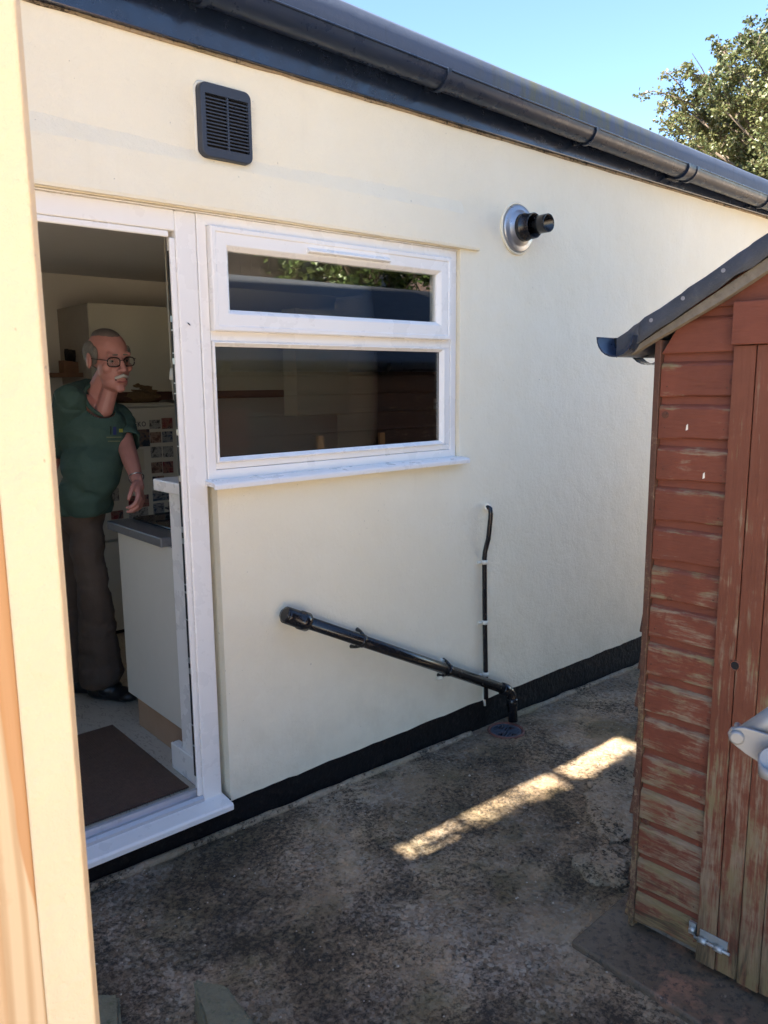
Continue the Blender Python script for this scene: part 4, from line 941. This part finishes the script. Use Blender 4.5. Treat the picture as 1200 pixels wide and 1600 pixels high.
me.transform(Matrix.Translation(b0-origin(fr)) @ Matrix.Rotation(R_(90), 4, 'X') @ Matrix.Diagonal((( b1.x-b0.x)/wtxt, .78, 1, 1)))
me.materials.clear(); me.materials.append(M['letter']); link(bpy.data.objects.new('badge_lettering', me), fr)
PM = [m_photo('print_reds', [(.03, .015, .02), (.22, .03, .04), (.30, .16, .13), (.05, .03, .04), (.45, .40, .36)]), m_photo('print_greys', [(.02, .02, .025), (.12, .12, .12), (.40, .39, .37), (.05, .05, .05), (.22, .2, .18)]),
      m_photo('print_blues', [(.015, .02, .03), (.05, .08, .14), (.30, .30, .30), (.02, .03, .07), (.16, .12, .10)]), m_photo('print_browns', [(.03, .02, .02), (.16, .08, .06), (.36, .25, .2), (.05, .03, .03), (.30, .28, .24)]), m_photo('print_dark', [(.02, .025, .035), (.02, .03, .05), (.20, .13, .10), (.03, .05, .12), (.05, .08, .10)])]
PH = [((233, 656, 250, 670), 1, 'small black and white photo at the top of the left column on the fridge door'), ((252, 653, 269, 670), 0, 'small bright red photo at the top right corner of the fridge door'),
      ((234, 675, 251, 692), 3, 'small photo of brown tones below the black and white one, left column'), ((253, 674, 269, 691), 2, 'small bluish photo directly below the bright red one'),
      ((235, 698, 252, 715), 1, 'small grey photo third from the top of the left column'), ((254, 697, 270, 714), 1, 'small grey photo below the bluish one, right column'),
      ((236, 722, 253, 739), 3, 'small dark brown photo fourth from the top of the left column'), ((254, 721, 270, 739), 0, 'small pinkish red photo fourth from the top, right column'),
      ((238, 744, 256, 760), 3, 'dark photo half behind the white window board end'), ((238, 765, 268, 782), 2, 'wide landscape photo below the window board end'),
      ((239, 786, 256, 804), 2, 'small blue grey photo at the foot of the left column just above the worktop'), ((262, 784, 272, 803), 1, 'narrow photo beside the window wall just above the worktop'),
      ((206, 671, 233, 698), 4, 'large dark blue photo under the fridge name badge'), ((200, 774, 232, 793), 0, 'large photo right behind the man’s lowered hand'), ((201, 794, 231, 812), 1, 'black and white photo just below the man’s lowered hand'),
      ((170, 763, 185, 783), 1, 'green grey framed square picture low on the fridge near the shirt hem'), ((173, 798, 192, 811), 0, 'small red picture lowest on the left of the fridge door'), ((174, 742, 185, 756), 2, 'small bluish magnet card beside the shirt on the fridge'),
      ]
for (a, b, c, d), k, lab in PH:
    q = [K(a, b, FY-.001), K(c, b, FY-.001), K(c, d, FY-.001), K(a, d, FY-.001)]
    x0, x1, z0, z1 = q[0].x, q[1].x, (q[2].z+q[3].z)/2, (q[0].z+q[1].z)/2
    o = MB().box((x0, FY-.0035, z0), (x1, FY-.0005, z1)).build('photo_print', PM[k]); recenter(o); tag(o, lab.replace('’', "'"), 'photo', 'photos and cards stuck on the fridge door')
for (a, b, c, d), mt, lab, dots in (((203, 745, 213, 766), 'fridge', 'small white note with black dots beside the wrist on the fridge', 1), ((212, 702, 226, 734), 'unitside', 'beige paper note above the wrist on the fridge door', 0)):
    p, q = K(a, b, FY-.001), K(c, d, FY-.001)
    t = thing('paper_note', lab, 'note', (p.x, FY, q.z), group='photos and cards stuck on the fridge door'); MB().box((p.x, FY-.003, q.z), (q.x, FY-.0005, p.z)).build('sheet', mt, t)
    if dots:
        for (u, v) in ((206.5, 752), (208.5, 757), (206.5, 762)): w = K(u, v, FY-.0032); MB().tube([w, w-Vector((0, .0015, 0))], .006, 10).build('black_dot', 'dark', t)
# basket heap on the fridge
c0 = K(213, 626, FY+.2); wk = thing('bread_basket', 'low brown wicker basket heaped with crumpled brown paper on top of the fridge', 'basket', (c0.x, FY+.2, ftop))
def lump(name, mat, c, r, amp, parent, seed, flat=0):
    bm = bmesh.new(); bmesh.ops.create_icosphere(bm, subdivisions=4, radius=1)
    for v in bm.verts:
        n_ = v.co.normalized(); f = 1+amp*noise.fractal(n_*2.4+Vector((seed, 0, 0)), .7, 2.2, 4); v.co = Vector((n_.x*r[0]*f, n_.y*r[1]*f, n_.z*r[2]*f)); v.co.z = max(v.co.z, -flat) if flat else v.co.z
    for f in bm.faces: f.smooth = True
    me = bpy.data.meshes.new(name); bm.to_mesh(me); bm.free(); me.materials.append(M[mat]); o = bpy.data.objects.new(name, me); link(o, parent); o.location = Vector(c)-origin(parent); return o
lump('basket_body', 'wicker', (c0.x, FY+.2, ftop+.05), (.17, .15, .06), .15, wk, 3, .049)
lump('crumpled_paper', 'wicker', (c0.x-.01, FY+.18, ftop+.10), (.13, .11, .055), .25, wk, 9)
MB().box((c0.x-.19, FY+.04, ftop+.001), (c0.x+.15, FY+.36, ftop+.009)).build('tray', 'unitside', wk)
# wall cupboard and pelmet
CY = 2.18; cx0 = K(139, 500, CY).x; cz1 = K(139, 473, CY).z; cz0 = K(230, 612, CY).z
cu = thing('wall_cupboard', 'large cream wall cupboard above the fridge behind the man', 'cupboard', (cx0+.5, CY, cz0))
MB().box((cx0, CY+.02, cz0), (cx0+1.6, 2.699, cz1)).build('carcass', 'pelmet2', cu)
MB().box((cx0, CY, cz0), (cx0+.72, CY+.018, cz1)).build('cupboard_door', 'unitside', cu, bevel=.002)
MB().box((cx0+.723, CY, cz0), (cx0+1.6, CY+.018, cz1)).build('cupboard_door', 'unitside', cu, bevel=.002)
MB().box((cx0-.0, CY+.004, cz0-.052), (cx0+1.6, CY+.024, cz0-.001)).build('pelmet', 'pelmet', cu)
# shelf with knife block
kx = K(111, 575, 2.45); ks = thing('wall_shelf', 'narrow wooden shelf on the back wall carrying the knife block', 'shelf', (kx.x, 2.6, kx.z-.05))
MB().box((kx.x-.35, 2.33, kx.z-.055), (kx.x+.12, 2.699, kx.z-.03)).build('shelf_board', 'wood', ks)
kb = thing('knife_block', 'dark knife block with upright black handles behind the man’s shoulder'.replace('’', "'"), 'knife block', (kx.x, 2.45, kx.z-.03))
MB().prism([(kx.x-.06, 2.40, kx.z-.0295), (kx.x+.06, 2.40, kx.z-.0295), (kx.x+.06, 2.40, kx.z+.03), (kx.x-.06, 2.40, kx.z+.045)], (0, .09, 0)).build('block', 'wood', kb, bevel=.004)
for i, (px, py) in enumerate(((103.5, 545), (109, 546), (114.5, 547), (120, 552))):
    q = K(px, py, 2.44); MB().tube([(q.x+.004, 2.45, kx.z+.035), (q.x, 2.44, q.z-.02), (q.x, 2.438, q.z)], [.012, .015, .012], 8).build('knife_handle', 'dark', kb)
# base unit run under the window
bu = thing('base_unit', 'white kitchen base unit end panel with grey worktop inside the doorway', 'kitchen unit', (2.5, .55, FZ))
UX = 1.305
MB().box((UX, .262, .37), (UX+.018, .835, 1.112)).build('end_panel', 'unit', bu, bevel=.002)
MB().box((UX+.019, .262, .38), (4.28, .815, 1.11)).build('carcass', 'unit', bu)
MB().box((UX+.028, .262, FZ+.001), (4.28, .80, .369)).build('kickboard', 'kick', bu)
MB().box((UX-.035, .335, 1.114), (4.28, .862, 1.152)).build('worktop', 'worktop', bu, bevel=.004)
for k in range(4): MB().box((UX+.03+k*.6, .816, .38), (UX+.62+k*.6, .834, 1.09)).build('unit_door', 'unit', bu, bevel=.002)
hb_ = thing('gas_hob', 'dark glass hob set into the worktop by the window board', 'hob', (1.72, .62, 1.152))
MB().box((1.37, .38, 1.1525), (1.95, .82, 1.162)).build('hob_plate', 'hob', hb_, bevel=.003)
for a, b in ((1.52, .48), (1.8, .48), (1.52, .72), (1.8, .72)):
    MB().tube([(a, b, 1.1625), (a, b, 1.172)], .04, 16).build('burner', 'dark', hb_); MB().box((a-.09, b-.004, 1.1745), (a+.09, b+.004, 1.182)).box((a-.004, b-.09, 1.1825), (a+.004, b+.09, 1.19)).build('pan_support', 'dark', hb_)
# tall pale unit and wall cupboard seen through the right of the window
tu = thing('tall_cupboard', 'pale tall cupboard and panel seen through the right side of the window', 'cupboard', (3.6, 1.6, FZ))
MB().box((3.35, 1.3, FZ), (4.29, 1.9, 2.3)).build('carcass', 'unit', tu); MB().box((3.332, 1.305, .3), (3.349, 1.895, 2.28)).build('cupboard_door', 'unitside', tu, bevel=.003)
MB().box((2.9, 1.75, 1.52), (3.349, 1.9, 2.2)).build('side_cupboard', 'unitside', tu)
# doormat
dm = MB()
mA, mB_, mC = at(183, 1133, 2, FZ+.006), at(301, 1219, 2, FZ+.006), at(134, 1290, 2, FZ+.006)
u = Vector((.0, 1, 0)); nxr, nyr = 110, 20; X0, X1, Y0_, Y1_ = .76, 1.235, .135, .86
dm.grid(nxr*2+1, 2, lambda i, j: (X0+(X1-X0)*i/(2*nxr)+.03*0, (Y0_, Y1_)[j], FZ+.006+(.0035 if i % 4 in (1, 2) else 0)), False)
o = dm.build('doormat', 'mat', fixn=False); md = o.modifiers.new('t', 'SOLIDIFY'); md.thickness = .006; md.offset = 0; recenter(o); tag(o, 'dark brown ribbed doormat on the speckled floor just inside the doorway', 'doormat')
# blind pull cord
ct, cb = K(257, 366, .32), K(268, 580, .32)
pc_ = thing('pull_cord', 'thin white pull cord with small toggle hanging inside the doorway', 'pull cord', (cb.x, .32, cb.z)); MB().tube([(cb.x, .32, 2.42), (cb.x, .32, cb.z)], .0016, 6).build('cord', 'cord', pc_)
MB().tube([(cb.x, .32, cb.z+.012), (cb.x, .32, cb.z-.004), (cb.x, .32, cb.z-.03), (cb.x, .32, cb.z-.032)], [.003, .0075, .0095, .006], 12).build('toggle', 'cord', pc_)
MB().tube([(cb.x, .32, cb.z-.032), (cb.x+.002, .32, cb.z-.11)], .0011, 5).build('cord_tail', 'cord', pc_)
# small dark fly on the door frame
fy = at(295, 506, 1, .012); m = MB().tube([fy+Vector((-.004, 0, .004)), fy, fy+Vector((.005, 0, -.005))], [.001, .0022, .0012], 6); o = m.build('fly', 'dark'); recenter(o); tag(o, 'tiny black fly on the white door frame beside the window', 'insect')

# ================================================================== PERSON
v0 = (ROT @ Vector((150-600, 0, -FPX))); v0 = Vector((v0.x, v0.y, 0)).normalized(); r0 = Vector((v0.y, -v0.x, 0))
def Q(px, py, D): return TP(px, py, D)
def remesh(prims, voxel, name, mat, parent, smooth=4, disp=None):
    bm = bmesh.new()
    def ell(c, rad, Mr=None):
        Mx = Matrix.Translation(c) @ (Mr.to_4x4() if Mr else Matrix()) @ Matrix.Diagonal((*rad, 1)); bmesh.ops.create_icosphere(bm, subdivisions=3, radius=1.0, matrix=Mx)
    def cone(a, b, ra, rb):
        a, b = Vector(a), Vector(b); d = b-a; n = max(2, int(d.length/(min(ra, rb)*.35))+1)
        for i in range(n+1):
            t = i/n; rr = ra+(rb-ra)*t; bmesh.ops.create_icosphere(bm, subdivisions=2, radius=rr, matrix=Matrix.Translation(a+d*t))
    for p in prims: (ell if p[0] == 'e' else cone)(*p[1:])
    me = bpy.data.meshes.new(name); bm.to_mesh(me); bm.free(); o = bpy.data.objects.new(name, me); COL.objects.link(o)
    md = o.modifiers.new('r', 'REMESH'); md.mode = 'VOXEL'; md.voxel_size = voxel; md.adaptivity = 0
    ms = o.modifiers.new('s', 'SMOOTH'); ms.iterations = smooth; ms.factor = .5
    me2 = bpy.data.meshes.new_from_object(o.evaluated_get(bpy.context.evaluated_depsgraph_get())); bpy.data.objects.remove(o)
    if disp:
        ns = [v.normal.copy() for v in me2.vertices]
        for v, n_ in zip(me2.vertices, ns): v.co += n_*disp(v.co)
    me2.transform(Matrix.Translation(-origin(parent)) if parent else Matrix())
    me2.materials.clear(); me2.materials.append(M[mat]); me2.polygons.foreach_set('use_smooth', [True]*len(me2.polygons))
    me2.name = name; o = bpy.data.objects.new(name, me2); link(o, parent); return o
pr_ = thing('person', 'grey haired man in glasses, green t-shirt and brown trousers, leaning in the kitchen doorway', 'person', (Q(150, 1080, 3.85).x, Q(150, 1080, 3.85).y, FZ))
BR = Matrix((r0, v0, Vector((0, 0, 1)))).transposed()                 # columns: image right, depth, up
# head frame
yaw = R_(27); fw = (-v0*math.cos(yaw)+r0*math.sin(yaw)); fw = (fw-Vector((0, 0, .13))).normalized(); hx = fw.cross(Vector((0, 0, 1))).normalized(); hz_ = hx.cross(fw)
roll = Matrix.Rotation(R_(3), 3, fw); hx = roll @ hx; hz_ = roll @ hz_
HR = Matrix((hx, fw, hz_)).transposed(); HC = Q(171, 563, 3.60); HS = 1.07
def h(x, y, z): return HC+HR @ (Vector((x, y, z))*HS)
head = [('e', h(0, -.014, .036), (.078, .099, .090), HR), ('e', h(0, .020, .020), (.066, .074, .078), HR), ('e', h(0, .030, -.035), (.064, .064, .073), HR), ('e', h(0, .034, -.078), (.054, .054, .043), HR), ('e', h(0, .074, -.104), (.022, .017, .017), HR),
        ('e', h(.042, .058, -.022), (.024, .024, .024), HR), ('e', h(-.042, .058, -.022), (.024, .024, .024), HR), ('c', h(-.040, .076, .030), h(.040, .076, .030), .011, .011),
        ('c', h(0, .086, .016), h(0, .113, -.026), .0085, .0125), ('e', h(.013, .098, -.030), (.009, .011, .008), HR), ('e', h(-.013, .098, -.030), (.009, .011, .008), HR), ('e', h(0, .086, -.062), (.026, .012, .010), HR),
        ('e', h(0, .082, -.073), (.022, .012, .008), HR), ('e', h(.082, -.010, .0), (.009, .020, .033), HR), ('e', h(-.082, -.010, .0), (.009, .020, .033), HR), ('e', h(-.083, -.006, -.024), (.007, .010, .012), HR)]
NB = Q(147, 640, 3.70)
sR, sL = Q(110, 624, 3.60), Q(183, 650, 3.78); eR, wR, hR = Q(82, 716, 3.82), Q(62, 772, 3.86), Q(56, 800, 3.86)
eL, wL = Q(199, 703, 3.62), Q(214.5, 751, 3.44)
body = head+[('c', h(0, -.028, -.062), NB+Vector((0, 0, .03)), .047, .055), ('c', h(0, .01, -.09), Q(163, 640, 3.62), .034, .038), ('c', sR, sL, .050, .050), ('e', Q(146, 680, 3.70), (.14, .10, .15), BR), ('e', Q(140, 745, 3.72), (.11, .09, .13), BR), ('e', Q(134, 800, 3.76), (.085, .07, .07), BR),
    ('c', sR, eR, .050, .040), ('c', eR, wR, .040, .028), ('c', sL, eL, .046, .040), ('c', eL, eL.lerp(wL, .35), .040, .038), ('c', eL.lerp(wL, .35), wL, .038, .0255)]
# hands: palm and five fingers, curled
def hand(w, palm, across, outn, s=1.0, side=1):
    """w wrist; palm: unit direction wrist->knuckles; across: towards the thumb; outn: back-of-hand normal"""
    P = []; k0 = w+palm*.095*s
    P.append(('c', w, w+palm*.03*s, .024, .026))
    for i, (a, l) in enumerate(((.030, .074), (.010, .082), (-.010, .076), (-.029, .060))):
        kn = w+palm*(.092-.004*abs(i-1))*s+across*a*s; P.append(('c', w+palm*.02*s+across*a*.5*s, kn, .0165*s, .0125*s))
        d1 = (palm*.90-outn*.42).normalized(); d2 = (palm*.45-outn*.9).normalized(); d3 = (palm*-.05-outn*1).normalized()
        a1 = kn+d1*l*.48*s; a2 = a1+d2*l*.32*s; a3 = a2+d3*l*.22*s
        P += [('c', kn, a1, .0098*s, .0090*s), ('c', a1, a2, .0090*s, .0082*s), ('c', a2, a3, .0082*s, .0070*s)]
    t0 = w+palm*.025*s+across*.022*s; t1 = t0+(palm*.7+across*.62-outn*.35).normalized()*.040*s; t2 = t1+(palm*.95+across*.15-outn*.35).normalized()*.032*s; t3 = t2+(palm*.9-outn*.45).normalized()*.024*s
    P += [('c', t0, t1, .0150*s, .0115*s), ('c', t1, t2, .0112*s, .0098*s), ('c', t2, t3, .0098*s, .0080*s)]
    return P
pl = (Q(220, 783, 3.38)-wL).normalized(); outn = (v0*-.35+r0*.9).normalized(); outn = (outn-pl*outn.dot(pl)).normalized(); ac = pl.cross(outn).normalized()
if ac.dot(-v0) < 0: ac = -ac
body += hand(wL, pl, ac, outn)
pl2 = (hR-wR).normalized(); on2 = (v0); on2 = (on2-pl2*on2.dot(pl2)).normalized(); ac2 = pl2.cross(on2).normalized()
if ac2.dot(-v0) < 0: ac2 = -ac2
body += hand(wR, pl2, ac2, on2)
remesh(body, .0042, 'body', 'skin', pr_, 3)
# face details
def part(prims, vox, name, mat, sm=3, par=None): return remesh(prims, vox, name, mat, par or pr_, sm)
part([('e', h(x, -.030, z), (.024, .062, .052), HR) for x, z in ((-.060, .028), (.060, .028))]+[('e', h(0, -.062, .02), (.068, .056, .070), HR), ('e', h(-.071, .018, .030), (.010, .020, .032), HR), ('e', h(.071, .018, .030), (.010, .020, .032), HR)], .004, 'hair', 'hair', 2)
part([('e', h(0, -.020, .086), (.056, .078, .0405), HR)], .004, 'thin_hair', 'hair2', 2)
part([('c', h(-.026, .092, -.058), h(0, .1035, -.048), .006, .0085), ('c', h(.026, .092, -.058), h(0, .1035, -.048), .006, .0085)], .0022, 'moustache', 'tash', 1)
part([('c', h(-.024, .084, -.0665), h(.024, .084, -.0665), .0035, .0035)], .002, 'mouth_line', 'lipdark', 1)
part([('c', h(-.018, .090, -.074), h(.018, .090, -.074), .0045, .0045)], .002, 'lower_lip', 'lip', 1)
for s in (-1, 1):
    e = part([('e', h(s*.031, .074, .006), (.0115, .0105, .0060), HR)], .0022, 'eye', 'eyew', 1); part([('e', h(s*.031+.002, .0835, .006), (.0048, .003, .0048), HR)], .0012, 'iris', 'iris', 1, e)
    part([('c', h(s*.015, .088, .031), h(s*.047, .078, .030), .0042, .003)], .002, 'eyebrow', 'hair', 1)
    MB().tube([h(s*.082, -.012+.012*math.cos(t), .004+.024*math.sin(t)) for t in [k*.35-1.2 for k in range(12)]], .0035, 8).build('ear_rim', 'skin', pr_)
# spectacles
gl_ = bpy.data.objects.new('spectacles', None); link(gl_, pr_)
for s in (-1, 1):
    q = []
    for k in range(25):
        t = 2*math.pi*k/24; cx_, cz_ = math.cos(t), math.sin(t); f = lambda c: math.copysign(abs(c)**.75, c)
        q.append(h(s*(.033+.0245*f(cx_)), .099-.010*abs(.033+s*0+.0245*f(cx_))/.05*.8, .004+.0175*f(cz_)-(.002 if cz_ < 0 else 0)*abs(cx_)))
    fr_ = MB().tube(q, .0027, 8, cap=False).build('lens_rim', 'frame', gl_)
    MB().add(q[:-1], [tuple(range(24))]).build('lens', 'lens', fr_)
    MB().tube([h(s*.0585, .090, .012), h(s*.070, .078, .012), h(s*.080, .0, .010), h(s*.083, -.020, .002)], .0018, 6).build('temple', 'frame', gl_)
MB().tube([h(-.0085, .100, .010), h(0, .104, .012), h(.0085, .100, .010)], .0018, 6).build('bridge', 'frame', gl_)
# t-shirt
def wr(co, a=1.):
    return 1.5*a*(.004*noise.noise(co*7)-.005*max(0, noise.noise(Vector((co.x*5+co.z*7, co.y*5, co.z*13-co.x*6)))-.1)*3+.004*noise.noise(Vector((co.x*9+co.z*14, co.y*9, co.z*16)))-.0035*abs(noise.noise(Vector((co.x*6-co.z*10, co.y*6+3, co.z*7))))*2)
aR = sR.lerp(eR, .82); aL = sL.lerp(eL, .78)
shirt = [('c', sR+Vector((0, 0, .01)), Q(134, 606, 3.77), .058, .052), ('c', Q(134, 606, 3.77), Q(168, 634, 3.84), .050, .052), ('c', sR+Vector((0, 0, -.004)), sL+Vector((0, 0, -.004)), .066, .064), ('c', NB+r0*-.08+Vector((0, 0, -.01)), NB+r0*.03+Vector((0, 0, -.03)), .070, .066), ('e', Q(145, 678, 3.68), (.156, .125, .165), BR), ('e', Q(144, 728, 3.66), (.136, .135, .150), BR), ('e', Q(132, 770, 3.70), (.118, .125, .13), BR), ('c', Q(112, 788, 3.74), Q(146, 788, 3.74), .088, .088),
         ('c', sR, sR.lerp(aR, .35), .070, .070), ('c', sL, sL.lerp(aL, .3), .062, .062)]
so = remesh(shirt, .006, 'tshirt', 'shirt', pr_, 6, wr)
bm = bmesh.new(); bm.from_mesh(so.data); off = origin(pr_)                # cut the hem and the sleeve ends cleanly
def cut(co, no): bmesh.ops.bisect_plane(bm, geom=list(bm.verts)+list(bm.edges)+list(bm.faces), plane_co=co-off, plane_no=no, clear_outer=True)
cut(Q(140, 803, 3.72), Vector((.02, .0, -1)).normalized())
nk = h(0, -.01, -.085)                                                # neck opening
fs = [f for f in bm.faces if (f.calc_center_median()+off-Q(160, 628, 3.60)).length < .074]
bmesh.ops.delete(bm, geom=fs, context='FACES')
bm.to_mesh(so.data); bm.free(); md = so.modifiers.new('t', 'SOLIDIFY'); md.thickness = .004; md.offset = -1
cc = Q(156, 625, 3.64); cn = ((h(0, 0, -.02)-cc).normalized()*.6+fw*.65+r0*.1).normalized(); ca = cn.orthogonal().normalized(); cb_ = cn.cross(ca)
MB().tube([cc+(ca*math.cos(2*math.pi*k/28)+cb_*math.sin(2*math.pi*k/28))*.074 for k in range(29)], .009, 8, cap=False).build('collar', 'shirt', so)
for a_s, b_s, r1, r2 in ((sR, aR, .068, .080), (sL, aL, .060, .072)):
    d_ = b_s-a_s; m = MB(); n_s = 14; pts = [a_s+d_*(k/n_s) for k in range(n_s+1)]
    m.tube(pts, [r1+(r2-r1)*k/n_s+.003*math.sin(k*1.7) for k in range(n_s+1)], 28, cap=False)
    for i_, v in enumerate(m.v):
        vv = Vector(v); c_s = pts[min(n_s, i_//28)]; m.v[i_] = tuple(vv+(vv-c_s).normalized()*wr(vv, 1.6))
    sv = m.build('sleeve', 'shirt', so, fixn=False); md = sv.modifiers.new('t', 'SOLIDIFY'); md.thickness = .004
# chest print lying on the shirt surface
from mathutils.bvhtree import BVHTree
bt = BVHTree.FromPolygons([v.co+off for v in so.data.vertices], [tuple(p.vertices) for p in so.data.polygons])
def decal(name, mat, x0, y0, x1, y1):
    m = MB(); nx_, ny_ = 5, 5
    def f(i, j):
        d = (ROT @ Vector((x0+(x1-x0)*i/(nx_-1)-600, -(y0+(y1-y0)*j/(ny_-1)-800), -FPX))).normalized(); hit = bt.ray_cast(CAM+d*3, d, 3)
        return (hit[0]+hit[1]*.0035*(1 if hit[1].dot(d) < 0 else -1)) if hit[0] else Q(x0, y0, 3.55)
    m.grid(nx_, ny_, f); return m.build(name, mat, so, fixn=False)
decal('print_mark', 'darkp', 171.5, 666, 173.5, 679); decal('print_mark', 'navyp', 176, 667, 181, 679); decal('print_mark', 'yellow', 185, 670, 191, 675.5); decal('print_line', 'palep', 166, 682, 189, 683.4); decal('print_line', 'palep', 168, 688, 187, 689.6)
# trousers
kn, an = Q(145, 915, 3.72), Q(158, 1052, 3.86)
kb_, ab = Q(112, 915, 3.92), Q(112, 1045, 4.02)
tro = [('e', Q(129, 808, 3.76), (.108, .110, .10), BR), ('c', Q(134, 815, 3.74), kn, .084, .076), ('c', kn, Q(153, 985, 3.80), .076, .092), ('c', Q(153, 985, 3.80), an, .092, .108), ('c', Q(117, 815, 3.84), kb_, .092, .082), ('c', kb_, ab, .082, .100)]
to = remesh(tro, .007, 'trousers', 'trous', pr_, 6, lambda co: wr(co, 1.15))
bm = bmesh.new(); bm.from_mesh(to.data); bmesh.ops.bisect_plane(bm, geom=list(bm.verts)+list(bm.edges)+list(bm.faces), plane_co=Vector((0, 0, .075)), plane_no=Vector((0, 0, -1)), clear_outer=True); bm.to_mesh(to.data); bm.free()
md = to.modifiers.new('t', 'SOLIDIFY'); md.thickness = .005; md.offset = -1
# shoes
for (hx_, hy_), (tx, ty) in (((150, 1078), (203, 1087)), ((118, 1070), (140, 1074))):
    a = at(hx_, hy_, 2, FZ+.045); b = at(tx, ty, 2, FZ+.03); d = (b-a); d.z = 0; L_ = min(.26, max(.2, d.length)); d.normalize(); a.z = FZ+.045; b = a+d*L_*.78; b.z = FZ+.035
    s_ = remesh([('c', a, a+Vector((0, 0, .04)), .042, .040), ('c', a, b, .043, .040), ('e', b+d*.02, (.052, .052, .030)), ('e', (a+b)/2+Vector((0, 0, .02)), (.06, .045, .038))], .005, 'shoe', 'shoe', pr_, 4)
    for v in s_.data.vertices: v.co.z = max(v.co.z, .001)
# bracelet
ax_ = (wL-eL).normalized(); a_ = ax_.orthogonal().normalized(); b_ = ax_.cross(a_); wc = wL-ax_*.018
MB().tube([wc+(a_*math.cos(2*math.pi*k/24)+b_*math.sin(2*math.pi*k/24))*.031+ax_*.004*math.sin(4*math.pi*k/24) for k in range(25)], .0024, 6, cap=False).build('bracelet', 'silver', pr_)

# ================================================================== GRIT AND MOSS ON THE YARD
rg = random.Random(21); m = MB()
for k in range(900):
    x = rg.uniform(.5, 4.6); y = -rg.random()**1.6*1.75-.015; 
    if (x > 1.9 and y < -1.2) or math.hypot(x-2.815, y+.095) < .1: continue
    r = rg.uniform(.0012, .0042)*(1.6 if rg.random() < .07 else 1); z = gz(x)+.004
    vs_ = [Vector((x+r*rg.uniform(.6, 1.3)*math.cos(a), y+r*rg.uniform(.6, 1.3)*math.sin(a), z)) for a in (0, 1.3, 2.5, 3.8, 5)]
    m.add(vs_+[Vector((x, y, z+r*rg.uniform(.6, 1.1)))], [(0, 1, 5), (1, 2, 5), (2, 3, 5), (3, 4, 5), (4, 0, 5)])
struct(m.build('grit', plain('pale_grit', (.42, .36, .28), .9, var=.5, nscale=70), fixn=False), 'stuff')
